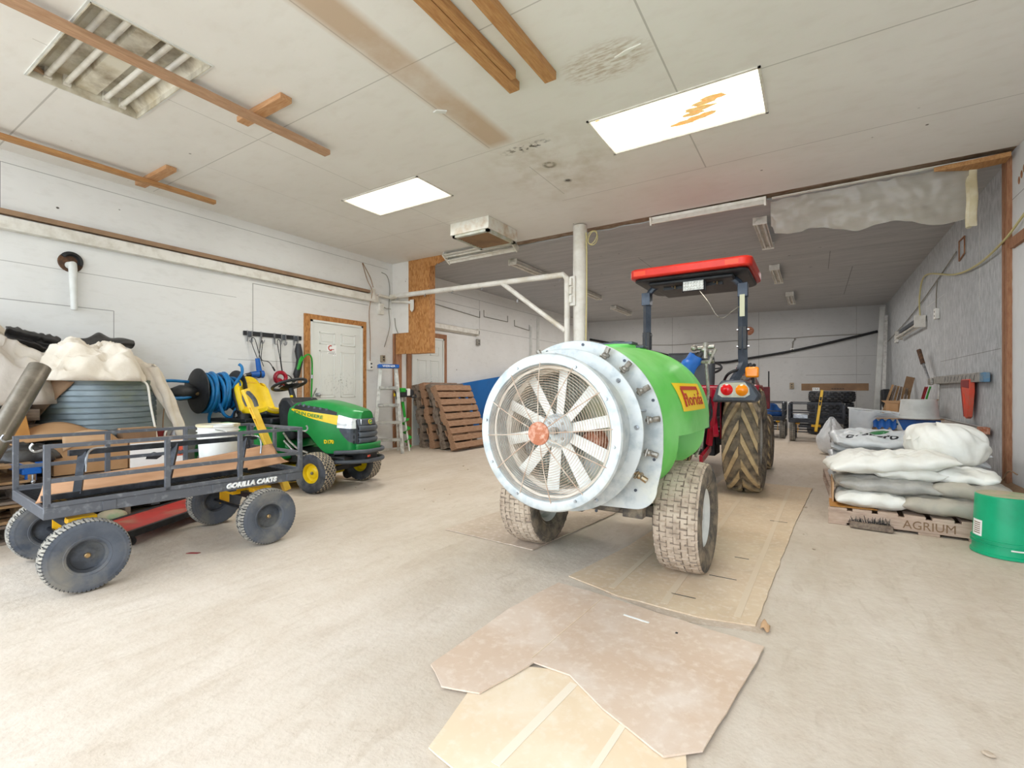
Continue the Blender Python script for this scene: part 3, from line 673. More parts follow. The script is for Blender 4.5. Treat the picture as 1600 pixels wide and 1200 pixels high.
# vent box
r = thing('vent_box', 'white boxed ceiling vent with dusty brown grille underneath', 'vent', (-3.66, 5.12, CZ))
M['ventwood'] = mat('stained_white_casing', 'e0ddd3', .6, col2='d9d2c3', scale=5, col3='b89a78', scale3=4)
m_ = MB(); m_.prism([(-.30, -.34), (.30, -.34), (.30, .33), (-.30, .33)], -.15, 0); m_.build('casing', 'ventwood', r, bevel=.004)
m_ = MB()
for i in range(11): m_.bar((-.24, -.25+.05*i, -.168), (.24, -.25+.05*i, -.168), .03, .006, up=(0, .5, 1))
m_.build('grille', 'carddk', r)
m_ = MB(); m_.box(-.28, .28, -.32, -.27, -.18, -.15); m_.box(-.28, .28, .26, .31, -.18, -.15); m_.box(-.28, -.24, -.32, .31, -.18, -.15); m_.box(.24, .28, -.32, .31, -.18, -.15); m_.build('grille_frame', 'oldstud2' if 'oldstud2' in M else 'galvdirty', r)
# loose paper flap and hanging sheet
def polymat():
    t = NT('clouded_polythene'); t.out(t.mix(t.noise(4, (1, 1, 3), lo=.4, hi=.7), 'c9c2b6', 'c0b8aa'), .22)
    t.b.inputs['Alpha'].default_value = .55; return t.m
M['sheet'] = polymat()
b = MB()
def sh(u, v_):
    x = -.42 + 1.7*u; drop = (.32 + .18*u + .03*math.sin(u*17)) * (1.0 if u > .02 else .8)
    y = 6.10 + .03*nz((x*4, v_*2, 0)) + .04*v_*math.sin(x*5+1) + .012*nz((x*14, v_*6, 1))
    return (x, y + .10*v_, CZ-.01 - drop*v_ + .02*nz((x*9, v_*5, 5)))
b.grid(sh, 90, 24); b.build('plastic_sheet', 'sheet', label='clouded plastic sheet hanging from the rear ceiling edge, top right', cat='plastic sheet', sharp=180)
b = MB(); b.grid(lambda u, v_: (1.22+.05*math.sin(u*6)+.05*u, 6.06+.1*u+.02*math.sin(v_*9), CZ-.03-.56*v_+.02*nz((u*4, v_*6, 1))), 16, 24)
M['sheet2'] = mat('yellowed_plastic', 'd3c6a0', .3, col2='e3dac0', scale=6); b.build('plastic_strip', 'sheet2', label='yellowed plastic strip hanging at the right end of the plastic sheet', cat='plastic sheet', sharp=180)
b = MB(); b.prism([(.95, 5.95), (1.46, 5.9), (1.46, 6.06), (1.25, 6.1)], CZ-.07, CZ-.03); b.build('corner_board', 'woodor', label='broken brown board wedged in the right corner under the ceiling', cat='board')
b = MB(); b.bar((-.4, 6.0, CZ-.015), (1.4, 5.97, CZ-.02), .05, .006); b.build('edge_strip', 'whitepl', label='thin white strip along the ceiling edge above the plastic sheet', cat='strip')
# torn paper on the ceiling
b = MB(); random.seed(2)
b.prism([(-1.08, 2.93), (-1.0, 2.905), (-.90, 2.90), (-.98, 2.93), (-1.04, 2.945)], CZ-.008, CZ-.002)
b.build('torn_paper', 'whitepl', label='torn white paint flake curling off the ceiling left of the large light', cat='paint flake')
b = MB(); b.prism([(-2.46, 2.77), (-2.42, 2.76), (-2.36, 2.81), (-2.39, 2.83)], CZ-.012, CZ-.002)
b.build('torn_paper', 'offwhite', label='torn flake on the tan stained ceiling joint', cat='paint flake')
# white post, jib arm
r = thing('steel_post', 'thick round white steel post standing at the edge of the front bay', 'post', (-2.57, 5.72, 0))
MB().cyl((0, 0, .0), (0, 0, CZ-.01), .09, seg=40).build('column', 'postwhite', r)
MB().box(-.13, .13, -.13, .13, 0, .012).build('base_plate', 'postwhite', r)
m_ = MB(); m_.box(-.10, -.02, -.115, -.08, 2.12, 2.50); m_.build('hinge_plate', 'postwhite', r, bevel=.005)
for z in (2.16, 2.27, 2.38): MB().cyl((-.075, -.125, z), (-.075, -.125, z+.09), .022, seg=16).build('hinge_knuckle', 'postwhite', r)
r = thing('swing_jib', 'white pipe jib with diagonal brace swung across from the post', 'jib', (-2.70, 5.60, 0))
m_ = MB(); m_.tube([(0, 0, 1.15), (0, 0, 2.49)], .036, 16); m_.tube([(0, 0, 2.47), (-.05, 0, 2.53), (-3.26, .06, 2.585)], .038, 16); m_.build('arm_pipe', 'postwhite', r)
m_ = MB(); m_.tube([(-1.02, .02, 2.54), (-.02, 0, 1.80)], .032, 14); m_.build('brace_pipe', 'postwhite', r)
for x in (-.1, -.95, -1.35, -1.9, -2.45, -3.05):
    zz = 2.53-.0165*x
    a = MB(); a.tube([(x, 0.01, zz-.03), (x+.012, 0, zz-.06), (x-.012, -.005, zz-.075), (x, -.01, zz-.055)], .006, 6); a.build('clip', 'chrome', r)
for x, z in ((-.2, 1.95), (-.75, 2.3)):
    a = MB(); a.tube([(x, 0, z-.02), (x, 0, z-.06)], .012, 6); a.build('clip', 'chrome', r)
r = thing('jib_bracket', 'white pipe bracket on the stub wall holding the end of the jib arm', 'bracket', (-6.0, 5.78, 2.55))
m_ = MB(); m_.tube([(.0, -.35, .03), (.02, -.06, .02), (.04, 0, 0)], .022, 12); m_.tube([(.0, -.05, -.03), (.3, -.03, -.06), (.44, -.03, -.09)], .024, 12); m_.build('bracket_pipe', 'postwhite', r)
m_ = MB(); m_.prism([(.40, -.04), (.48, -.04), (.48, -.20), (.44, -.24), (.40, -.20)], -.045, -.035, 'XZ'); m_.build('bracket_tab', 'postwhite', r)
# ---------------------------------------------------------------- orchard sprayer (local frame: x right, y towards the tractor, origin on the floor under the fan)
CX0 = -1.13
sp_ = thing('orchard_sprayer', 'lime green trailed orchard sprayer with big round galvanised fan', 'sprayer', (CX0, 2.11, 0))
FC = .835
def ringprof(b, prof, seg=96, mi=0): b.lathe(prof, (0, 0, FC), (0, 1, 0), seg, mi)
b = MB(); ringprof(b, [(.335, .16), (.335, .03), (.338, .0), (.345, -.012), (.375, -.014), (.388, -.010), (.395, .0), (.394, .012), (.386, .014), (.37, .012), (.365, .05), (.365, .20), (.34, .20), (.335, .16)])
cl = b.build('fan_shroud', 'galv', sp_, sharp=25)
b = MB(); ringprof(b, [(.305, .26), (.31, .16), (.334, .15)]); ringprof(b, [(.32, .03), (.333, .028), (.333, .04)]); b.build('shroud_liner', 'cloth', cl)
b = MB(); ringprof(b, [(.34, .185), (.425, .185), (.43, .188), (.43, .196), (.425, .199), (.34, .199)]); b.build('deflector_plate', 'galv', sp_)
# big plate: half circle above, square shoulders with rounded corners below
def plate_poly(r=.485, zb=-.41, n=40):
    p = [(r*math.cos(a), r*math.sin(a)) for a in [PI*i/n for i in range(n+1)]]
    c = .12
    p += [(-r, -.1), (-r+.01, -.2)] + [(-r+.03+c - c*math.cos(a), zb+c - c*math.sin(a)) for a in [PI/2*i/8 for i in range(9)]]
    p += [(0, zb-.008)] + [(r-.03-c + c*math.sin(a), zb+c - c*math.cos(a)) for a in [PI/2*i/8 for i in range(9)]] + [(r-.01, -.2), (r, -.1)]
    return [(x, z+FC) for x, z in p]
b = MB(); b.prism(plate_poly(), .335, .343, 'XZ'); pl = b.build('back_plate', 'galv', sp_, bevel=.002)
for a in (20, 52, 84, 112, 146, 200, 224, 252, 286, 318, 342): MB().cyl((.463*math.cos(math.radians(a)), .33, FC+.463*math.sin(math.radians(a))), (.463*math.cos(math.radians(a)), .336, FC+.463*math.sin(math.radians(a))), .008, seg=10).build('bolt_head', 'darkmetal', pl)
b = MB(); ringprof(b, [(.33, .2), (.33, .335)], 64); b.build('outlet_drum', 'galvdirty', sp_)
for a in (15, 75, 105, 165, -30, -150, -80):
    r_ = .41; q = math.radians(a); MB().cyl((r_*math.cos(q), .19, FC+r_*math.sin(q)), (r_*math.cos(q), .335, FC+r_*math.sin(q)), .006, seg=8).build('spacer_rod', 'chrome', sp_)
for a in (40, 96, 140, -62, -118, 4, 176):
    q = math.radians(a); b = MB(); b.cyl((.40*math.cos(q), .178, FC+.40*math.sin(q)), (.40*math.cos(q), .187, FC+.40*math.sin(q)), .012, seg=8); b.cyl((.40*math.cos(q), .168, FC+.40*math.sin(q)), (.40*math.cos(q), .178, FC+.40*math.sin(q)), .008, seg=6); b.build('plate_bolt', 'chrome', sp_)
# spray nozzles round the outlet
for a in (64, 47, 28, 8, -14, -31, 116, 133, 152, 172, 194, 211):
    q = math.radians(a); ca, sa = math.cos(q), math.sin(q); r_ = .448; P = lambda rr, yy, tt=0: (rr*ca - tt*sa, yy, FC+rr*sa + tt*ca)
    b = MB(); b.cyl(P(r_-.035, .295), P(r_+.03, .295), .010, seg=10); b.cyl(P(r_+.005, .295), P(r_+.035, .295), .015, seg=8); b.cyl(P(r_-.01, .335), P(r_-.01, .28), .012, seg=10); b.ball(P(r_-.01, .29), .017, 10); b.cyl(P(r_-.02, .275, -.02), P(r_-.02, .285, .02), .006, seg=8)
    b.build('nozzle', 'brass' if a < -25 else 'nickel', sp_)
# fan: hub and ten blades
b = MB(); b.lathe([(0, .10), (.07, .10), (.088, .115), (.09, .19), (.0, .19)], (0, 0, FC), (0, 1, 0), 32); b.build('fan_hub', 'galv', sp_)
b = MB()
for k in range(8): q = PI*2*k/8; b.cyl((.055*math.cos(q), .095, FC+.055*math.sin(q)), (.055*math.cos(q), .103, FC+.055*math.sin(q)), .008, seg=8)
b.cyl((0, .06, FC), (0, .12, FC), .02, seg=16); b.build('hub_bolts', 'nickel', sp_)
for k in range(10):
    q = 2*PI*k/10 + math.radians(12); b = MB(); ca, sa = math.cos(q), math.sin(q)
    def bl(u, v_, s_):
        r_ = .07 + .245*u; wd = .022 + .008*u; tw = 1.1 - .15*u
        t_ = (v_-.5)*2*wd; y = .13 + t_*math.cos(tw)*.75; tt = t_*math.sin(tw) * 1.25
        y += s_*(.005)*(1-abs(v_-.5)*1.4)
        return (r_*ca - tt*sa, y, FC + r_*sa + tt*ca)
    for s_ in (-1, 1): b.grid(lambda u, v_: bl(u, v_, s_), 8, 6)
    bmesh.ops.remove_doubles(b.bm, verts=b.bm.verts[:], dist=.0008)
    b.build('fan_blade', 'whiteblade', sp_, sharp=60)
# guard: rings and spokes of rusty wire, domed outward, rusty cap in the middle
gy = lambda r_: -.075 + .065*(r_/.345)**2
b = MB()
for i in range(22):
    r_ = .075 + .0122*i; b.lathe([(r_+.0012*math.cos(q), gy(r_)+.0012*math.sin(q)) for q in [2*PI*k/6 for k in range(7)]], (0, 0, FC), (0, 1, 0), 72)
gd = b.build('fan_guard', 'rustwire', sp_)
for k in range(12):
    q = 2*PI*k/12 + math.radians(5); b = MB(); b.tube([(r_*math.cos(q), gy(r_)-.003, FC+r_*math.sin(q)) for r_ in (.04, .12, .2, .28, .335, .375)], .0028, 6)
    b.build('guard_spoke', 'rustwire', gd)
b = MB(); b.lathe([(0, -.092), (.04, -.091), (.056, -.086), (.057, -.078), (0, -.078)], (0, 0, FC), (0, 1, 0), 40); b.build('guard_cap', 'rust', sp_)
for a in (28, 63, 117, 172, 208, 243, 297, 352):
    q = math.radians(a); MB().cyl((.36*math.cos(q), -.022, FC+.36*math.sin(q)), (.36*math.cos(q), -.005, FC+.36*math.sin(q)), .007, seg=8).build('guard_clip', 'chrome', sp_)
# intake screen behind the blades
b = MB()
for i in range(20):
    x = -.31+.40*i/19; h = math.sqrt(max(0, .315**2-x*x))
    if h > .02: b.tube([(x, .235, FC-h), (x+.02, .235, FC+h)], .0018, 4); b.tube([(x+.009, .24, FC-h*.98), (x-.03, .24, FC+h*.98)], .0018, 4)
b.build('intake_screen', 'nickel', sp_)
b = MB(); b.lathe([(0, .27), (.325, .27), (.325, .285)], (0, 0, FC), (0, 1, 0), 48); b.build('inner_panel', 'galvdirty', sp_)
b = MB(); b.lathe([(0, .2), (.05, .2), (.07, .24), (.07, .33), (0, .33)], (.15, 0, FC-.06), (0, 1, 0), 20); b.build('gearbox', 'rust', sp_)
# tank: lofted along y
T0, T1 = .36, 1.60
def tank(u, v_):
    y = T0 + (T1-T0)*u
    e = 1.0 if u < .72 else max(0, 1-((u-.72)/.28)**2.6)**.5
    e2 = 1.0 if u > .1 else (.965+.035*u/.1)
    a = 2*PI*v_; ca, sa = math.cos(a), math.sin(a)
    hw = .475 + .055*smoothstep(0, .35, u); top = .435 + .035*smoothstep(0, .6, u); bot = .40
    zc = .86
    x = math.copysign(abs(ca)**.78, ca)*hw; z = math.copysign(abs(sa)**(.92 if sa > 0 else .6), sa)*(top if sa > 0 else bot)
    if z > 0: x *= 1 - .10*(z/top)**2
    # wheel recess under a shoulder ledge
    rec = smoothstep(.18, .22, u)*(1-smoothstep(.86, .90, u))*(1-smoothstep(-.105, -.075, z))
    if abs(x) > .30: x = math.copysign(abs(x) + (.31-abs(x))*rec, x)
    if z < -.3: z += .1*smoothstep(.8, 0, abs(x))*0
    ex = .42 + .58*e; x *= ex*e2 if e < 1 else e2
    z = z*(.35+.65*e if z > 0 else .55+.45*e)*e2
    # moulded shoulder facets at the front end
    x += math.copysign(.012*smoothstep(.55, .62, u)*(1-smoothstep(.62, .75, u))*smoothstep(.1, .3, z), x) if e < 1 or u > .5 else 0
    return (x, y, zc+z)
b = MB(); g = b.grid(tank, 72, 128, cv=True)
b.f([r_ for r_ in g[0]][::-1]); b.f([r_ for r_ in g[-1]])
tk = b.build('tank', 'lime', sp_, sharp=50)
for y, wd in ((1.02, .12), (1.33, .1)):
    z = tank((y-T0)/(T1-T0), .25)[2]
    b = MB(); b.lathe([(0, .03), (wd*.95, .03), (wd, .022), (wd, 0), (0, 0)], (0, y, z-.012), (0, 0, 1), 32); b.build('tank_neck', 'lime', tk)
    b = MB(); b.box(-wd, wd, y-.06, y+.06, z+.015, z+.035); b.cyl((0, y, z+.03), (0, y, z+.045), .05); b.build('tank_lid', 'darkmetal', tk, bevel=.004)
# logo sticker on the right flank, following the tank skin
def skin(y, z, off):
    u = (y-T0)/(T1-T0); lo_, hi_ = -.05, .24
    for _ in range(22):
        m_ = (lo_+hi_)/2
        if tank(u, m_)[2] < z: lo_ = m_
        else: hi_ = m_
    return (tank(u, lo_)[0]+off, y, z)
def skf(y, z, off):
    p = skin(y, z, off); return p
y0, y1, z0, z1 = .62, 1.16, .925, 1.085
b = MB(); b.grid(lambda u, v_: skf(y0+(y1-y0)*u+.03*(1-v_), z0+(z1-z0)*v_+.0*u, .003), 24, 12); M['styel'] = mat('yellow_sticker', 'f7cf1c', .4); stk = b.build('logo_sticker', 'styel', tk, sharp=180)
lf = lambda u, v_, w_: skf((y0+y1)/2+.015+u, (z0+z1)/2+v_, .0045+w_)
b = MB()
def patch(u0, u1, v0, v1, off=.0055): b.grid(lambda a, c: lf(u0+(u1-u0)*a, v0+(v1-v0)*c, off-.0045), max(2, int((u1-u0)/.02)), max(2, int((v1-v0)/.02)))
patch(-.20, .18, .040, .062); patch(-.215, -.185, -.055, .050); patch(.155, .18, .012, .045)
b.build('logo_arch', 'redpr', stk, sharp=180)
text('logo_lettering', 'florida', .10, lambda u, v_, w_: lf(u*1.0+.01, v_*1.0-.018, w_), 'redpr', stk, .001, bold=.0012, sx=1.75, cut=.03)
# chassis, axle, wheels
b = MB(); b.box(-.25, .25, .34, 1.5, .40, .46); b.bar((-.45, .78, .32), (.45, .78, .32), .07, .07); b.bar((-.22, .5, .44), (-.22, 2.1, .40), .07, .09); b.bar((.22, .5, .44), (.05, 2.3, .42), .07, .09); b.box(-.06, .06, .3, .5, .38, .5); b.box(.25, .36, .4, .46, .36, .47)
b.build('chassis', 'muddk', sp_, bevel=.004)
for sx in (1, -1):
    tyre('wheel', sp_, (sx*.5, .80, .315), (sx, 0, 0), .315, .25, .165, 'hexa', ['muddk', 'mud', 'groove'], .007, 300, 60, 'offwhite', .35, .35)
# control head on its rod with hoses in a blue plastic wrap
b = MB(); b.tube([(.40, 1.72, .60), (.455, 1.72, 1.02), (.435, 1.70, 1.34)], .012, 10); b.build('control_rod', 'nickel', sp_)
b = MB(); b.T = Matrix.Translation((.14, -.02, .035)); b.ball((.29, 1.72, 1.31), .03, 12); b.cyl((.21, 1.72, 1.32), (.36, 1.72, 1.33), .016); b.cyl((.30, 1.70, 1.24), (.30, 1.72, 1.36), .02, seg=10); b.ball((.22, 1.70, 1.325), .026, 10); b.ball((.34, 1.70, 1.28), .022, 10); b.cyl((.25, 1.7, 1.22), (.36, 1.7, 1.22), .014, seg=10); b.cyl((.33, 1.66, 1.2), (.38, 1.66, 1.31), .01, seg=8)
b.build('control_valves', 'nickel', sp_)
for k in range(3):
    b = MB(); b.T = Matrix.Translation((.17, .02, .05)); b.tube([(.10+.02*k, 1.58, 1.10), (.16+.02*k, 1.62, 1.20), (.22+.025*k, 1.68, 1.27+.01*k)], .014, 8, sm=4); b.build('hose', 'black', sp_)
b = MB(); b.T = Matrix.Translation((.18, .03, .055)); b.grid(lambda u, v_: (.10+.10*u + (.052-.006*u+.006*math.sin(v_*2*PI*5+u*6))*math.cos(v_*2*PI), 1.58+.07*u+.045*math.sin(v_*2*PI), 1.09+.15*u - .03*math.cos(v_*2*PI) + .006*math.sin(u*14)), 14, 30, cv=True)
b.build('blue_wrap', 'blue', sp_, sharp=60)
for k, (m_, dz) in enumerate((('nickel', 0), ('yellowpl', .04), ('orangeref', .02), ('brass', .06), ('cable', .01))):
    random.seed(k+5); pts = [(.30+random.uniform(-.04, .1), 1.62+random.uniform(-.02, .1), 1.10-dz-.11*i) for i in range(6)]
    b = MB(); b.tube(pts, .006 if k else .012, 6, sm=5); b.build('hydraulic_line', m_, sp_)
# ---------------------------------------------------------------- tractor (origin on the floor below the rear axle, y forward)
tr = thing('tractor', 'red compact tractor with canopy and muddy tyres behind the sprayer', 'tractor', (-1.10, 5.47, 0))
for sx in (1, -1):
    tyre('rear_wheel', tr, (sx*.50, 0, .535), (sx, 0, 0), .535, .33, .30, 'chev', ['muddk', 'mudlug', 'mudgap'], .032, 780, 64, 'alu', .9, .3)
    tyre('front_wheel', tr, (sx*.52, 1.70, .36), (sx, 0, 0), .36, .22, .19, 'chev', ['muddk', 'mudlug', 'mudgap'], .02, 520, 44, 'alu', .7, .3)
# body
b = MB(); b.box(-.16, .16, -.35, 1.2, .42, .72); b.box(-.22, .22, -.1, .2, .35, .6); b.bar((-.45, 0, .535), (.45, 0, .535), .14, .14); b.bar((-.42, 1.7, .36), (.42, 1.7, .36), .09, .09); b.box(-.14, .14, 1.2, 2.1, .45, .6)
b.build('transmission', 'dark2' if 'dark2' in M else 'black', tr, bevel=.01)
b = MB()
pr = [(1.02, .62), (2.15, .58), (2.2, .66), (2.2, .92), (2.12, 1.0), (1.05, 1.1), (1.0, 1.0)]
b.prism(pr, -.21, .21, 'YZ'); b.build('bonnet', 'red', tr, bevel=.03)
b = MB(); b.box(-.26, .26, .35, 1.05, .56, .62); b.box(-.2, .2, .9, 1.05, .6, 1.1); b.build('floor_deck', 'black', tr, bevel=.01)
# red fenders: rolled arch with flat shelf, grey lamp housing at the back
for sx in (1, -1):
    b = MB()
    def fen(u, v_):
        a = math.radians(118-98*u); r_ = .62; x = sx*(.30 + .34*v_); fl = .0
        return (x, r_*math.cos(a)*.98, .50 + min(r_*math.sin(a), .60) - .015*v_)
    b.grid(fen, 28, 6); b.grid(lambda u, v_: (sx*.30, .62*math.cos(math.radians(118-98*u))*.98*(1-.0*v_), (.50+min(.62*math.sin(math.radians(118-98*u)), .60))*(1-v_)+.55*v_), 28, 4)
    b.build('fender', 'red', tr, solid=.012, sharp=50)
    b = MB(); x0, x1 = sx*.29, sx*.67
    pts = [(.29, .93), (.33, 1.06), (.37, 1.13), (.55, 1.135), (.62, 1.10), (.69, .99), (.66, .93)]
    b.prism([(sx*x, z) for x, z in pts], -.72, -.50, 'XZ'); hs = b.build('lamp_housing', 'darkmetal', tr, bevel=.02)
    b = MB(); b.lathe([(0, -.028), (.03, -.022), (.052, -.006), (.055, .01)], (sx*.42, -.722, 1.045), (0, 1, 0), 28); b.build('red_tail_lamp', 'lampred', hs)
    b = MB(); b.lathe([(0, -.028), (.03, -.022), (.052, -.006), (.055, .01)], (sx*.545, -.722, 1.04), (0, 1, 0), 28); b.build('amber_turn_lamp', 'lampamber', hs)
    b = MB(); b.prism([(sx*x, z) for x, z in [(.345, 1.0), (.36, 1.09), (.40, 1.11), (.57, 1.11), (.605, 1.06), (.61, 1.0), (.57, .975), (.38, .975)]], -.726, -.715, 'XZ'); b.build('lamp_bezel', 'alu2' if 'alu2' in M else 'galvdirty', hs)
    b = MB(); b.obox((sx*.60, -.42, 1.21), (.115, .08, .10)); b.build('amber_marker_lamp', 'lampamber', tr, bevel=.015)
    b = MB(); b.tube([(sx*.60, -.36, 1.10), (sx*.60, -.36, 1.2), (sx*.57, -.3, 1.3)], .012, 8); b.build('marker_bracket', 'black', tr)
# seat
b = MB(); b.grid(lambda u, v_: ((v_-.5)*.48*(1-.15*(2*u-1)**4), -.28+.06*u - .04*math.cos((v_-.5)*3), .98 + .44*u), 10, 12); b.build('seat_back', 'seatblk', tr, solid=.08, sharp=60)
b = MB(); b.grid(lambda u, v_: ((v_-.5)*.48, -.24+.46*u, .95+.03*math.cos((v_-.5)*5)+.02*u), 8, 12); b.build('seat', 'seatblk', tr, solid=.07, sharp=60)
b = MB(); b.obox((-.02, -.36, 1.36), (.3, .02, .1)); b.build('seat_pocket', 'black', tr, bevel=.01)
b = MB(); b.lathe([(.17+.014*math.cos(q), .014*math.sin(q)) for q in [2*PI*k/10 for k in range(11)]], (0, .62, 1.30), (0, -.45, .9), 36); b.tube([(0, .62, 1.29), (0, .82, 1.0)], .022, 10)
for q in (0, 2.1, 4.2): 
    x_, y_, d_ = frame((0, -.45, .9)); e = V((0, .62, 1.30)) + (x_*math.cos(q)+y_*math.sin(q))*.17; b.tube([(0, .63, 1.28), e], .009, 6)
b.build('steering_wheel', 'black', tr)
# roll bar
def rb(sx):
    return [(sx*.40, -.22, .98), (sx*.40, -.23, 1.10), (sx*.485, -.16, 1.28), (sx*.485, -.14, 1.42), (sx*.485, -.13, 2.02)]
M['rops'] = mat('blue_grey_roll_bar', '3c4450', .3, .3, col2='525b68', scale=5)
for sx in (1, -1):
    b = MB(); b.tube([V(p) for p in rb(sx)][:1] + smooth([V(p) for p in rb(sx)], 4), .044, 4, sm=0); b.build('roll_bar_post', 'rops', tr, sharp=50)
    b = MB(); b.box(min(sx*.445, sx*.525), max(sx*.445, sx*.525), -.175, -.085, 1.45, 1.68); b.build('hinge_plate', 'black', tr, bevel=.005)
    b = MB()
    for z in (1.48, 1.65): b.cyl((sx*.43, -.13, z), (sx*.545, -.13, z), .012, seg=8)
    b.build('hinge_bolt', 'chrome', tr)
    b = MB(); b.box(min(sx*.44, sx*.535), max(sx*.44, sx*.535), -.18, -.08, 1.98, 2.12); b.build('canopy_clamp', 'rops', tr, bevel=.005)
M['sticker2'] = mat('pale_decal', 'b7b79b', .5)
MB().box(.462, .508, -.1815, -.180, 1.78, 2.0).build('decal', 'sticker2', tr)
b = MB(); b.tube(smooth([V(p) for p in [(-.485, -.13, 1.95), (-.47, -.13, 2.10), (-.36, -.12, 2.2), (-.2, -.12, 2.22), (.2, -.12, 2.22), (.36, -.12, 2.2), (.47, -.13, 2.10), (.485, -.13, 1.95)]], 5), .034, 8); b.build('roll_bar_arch', 'rops', tr)
# canopy
def canopy(b, inset, z0, z1, y0=-.42, y1=.62, hw=.60):
    pts = []
    for cx, cy, a0 in ((hw-.16, y1-.16, 0), (-hw+.16, y1-.16, 90), (-hw+.09, y0+.09, 180), (hw-.09, y0+.09, 270)):
        r_ = (.16 if cy > 0 else .09) - inset*.5
        for k in range(7):
            a = math.radians(a0+15*k); pts.append((cx+r_*math.cos(a) - math.copysign(inset*.5, cx), cy+r_*math.sin(a) - math.copysign(inset*.5, cy)))
    b.prism(pts, z0, z1)
b = MB(); canopy(b, 0, 2.235, 2.335); b.build('canopy', 'canopyred', tr, bevel=.02)
b = MB(); canopy(b, .04, 2.20, 2.236); b.box(-.42, .42, -.3, .5, 2.16, 2.205); b.build('canopy_underside', 'black', tr, bevel=.02)
for x0 in (-.54, .36): MB().box(x0, x0+.12, -.4225, -.418, 2.26, 2.305).build('reflector', 'orangeref', tr)
LBT = Matrix.Translation((.045, 0, .36)) @ Matrix.Diagonal((.80, 1, .83, 1))
M['led'] = mat('led_reflector', 'c4c4bf', .3, .2, col2='a3a39e', scale=60)
for x0 in (-.2, .22):
    b = MB(); b.tube([(x0, -.16, 2.26), (x0, -.18, 2.15)], .008, 6); b.tube([(x0+.03, -.16, 2.26), (x0+.03, -.18, 2.13)], .008, 6); b.build('clamp_bolt', 'brass', tr)
b = MB(); b.T = LBT; b.box(-.135, .125, -.30, -.24, 2.055, 2.185); b.box(-.15, -.135, -.27, -.23, 2.05, 2.2); b.box(.125, .14, -.27, -.23, 2.05, 2.2); lb = b.build('light_bar', 'black', tr, bevel=.004)
b = MB(); b.T = LBT
for i in range(7):
    for j in range(3): b.lathe([(0, -.004), (.012, -.006), (.015, 0)], (-.112+.036*i, -.302, 2.083+.036*j), (0, 1, 0), 10)
b.build('led_lenses', 'led', lb)
b = MB(); b.T = LBT; b.box(-.13, .12, -.3015, -.2995, 2.062, 2.175).build('lens_plate', 'led', lb)
b = MB(); b.tube([(.1, -.28, 2.06), (.19, -.3, 1.93), (.26, -.28, 1.80), (.32, -.24, 1.77), (.40, -.2, 1.84), (.46, -.18, 1.88)], .005, 6, sm=5); b.build('light_wire', 'nickel', tr)
b = MB(); b.box(-.3, .3, -.15, -.1, 2.13, 2.2); b.build('canopy_frame', 'black', tr)
# loader mast, levers, plumbing
M['red2'] = mat('weathered_red_paint', '7c1a22', .4, col2='5e1419', scale=6)
for sx in (1, -1):
    b = MB(); b.prism([(.95, .55), (1.15, .55), (1.15, 1.22), (1.05, 1.27), (.95, 1.2)], min(sx*.36, sx*.42), max(sx*.36, sx*.42), 'YZ'); b.bar((sx*.42, .15, 1.24), (sx*.42, 1.05, 1.2), .07, .09); b.bar((sx*.46, 1.0, 1.17), (sx*.46, 2.3, .9), .07, .10); b.build('loader_mast', 'red', tr, bevel=.008)
    b = MB(); b.tube([(sx*.52, 1.1, .95), (sx*.54, 1.1, .7)], .02, 8); b.tube([(sx*.52, 1.15, .9), (sx*.56, 1.16, .9), (sx*.56, 1.16, .75), (sx*.52, 1.16, .75)], .008, 6); b.build('loader_pipe', 'red2', tr)
b = MB(); b.box(.38, .62, 1.35, 1.45, .8, 1.08); b.build('loader_panel', 'red2', tr, bevel=.01)
b = MB(); b.tube([(.6, 1.5, .9), (.6, 1.5, 1.28)], .008, 6); b.build('antenna_rod', 'cable', tr)
for k, (x, y) in enumerate(((.42, .05), (.50, .1), (.55, .18))):
    b = MB(); b.tube([(x, y, 1.1), (x+.02, y, 1.2), (x+.01, y-.03, 1.29)], .008, 6); b.ball((x+.01, y-.03, 1.30), .02, 10); b.build('control_lever', 'black' if k else 'nickel', tr)
b = MB(); b.box(.40, .58, .0, .14, 1.1, 1.19); b.cyl((.43, -.05, 1.16), (.43, -.02, 1.16), .03); b.cyl((.5, -.05, 1.13), (.58, -.05, 1.2), .015); b.build('valve_block', 'nickel', tr, bevel=.005)
b = MB(); b.tube([(.3, -.1, 1.12), (.36, -.22, 1.2), (.45, -.2, 1.24), (.54, -.1, 1.2), (.56, 0, 1.15)], .014, 8, sm=5); b.build('loader_hose', 'cable', tr)
# three point linkage and red lift arms at the back
for sx in (1, -1):
    b = MB(); b.bar((sx*.2, -.3, .45), (sx*.24, -.95, .42), .03, .07); b.bar((sx*.22, -.3, .95), (sx*.3, -.55, .6), .05, .04); b.bar((sx*.3, -.55, 1.05), (sx*.22, -.45, .5), .04, .06); b.build('lift_arm', 'red', tr, bevel=.005)
b = MB(); b.bar((0, -.3, .85), (0, -.9, .7), .04, .04); b.tube([(-.1, -.5, .55), (0, -.7, .5), (.12, -.6, .6), (.15, -.5, .8)], .012, 8, sm=4); b.tube([(.2, -.4, 1.0), (.3, -.8, .8), (.2, -1.0, .6)], .012, 8, sm=5); b.tube([(.15, -.4, 1.0), (.25, -.7, .9), (.3, -.9, .7)], .01, 8, sm=5); b.build('linkage', 'tubeblk', tr)
b = MB(); b.box(-.35, .35, -.48, -.2, .95, 1.09); b.build('rear_cowl', 'red', tr, bevel=.03)
b = MB(); b.box(-.3, .3, -.50, -.46, .86, .96); b.build('rear_panel', 'black', tr)
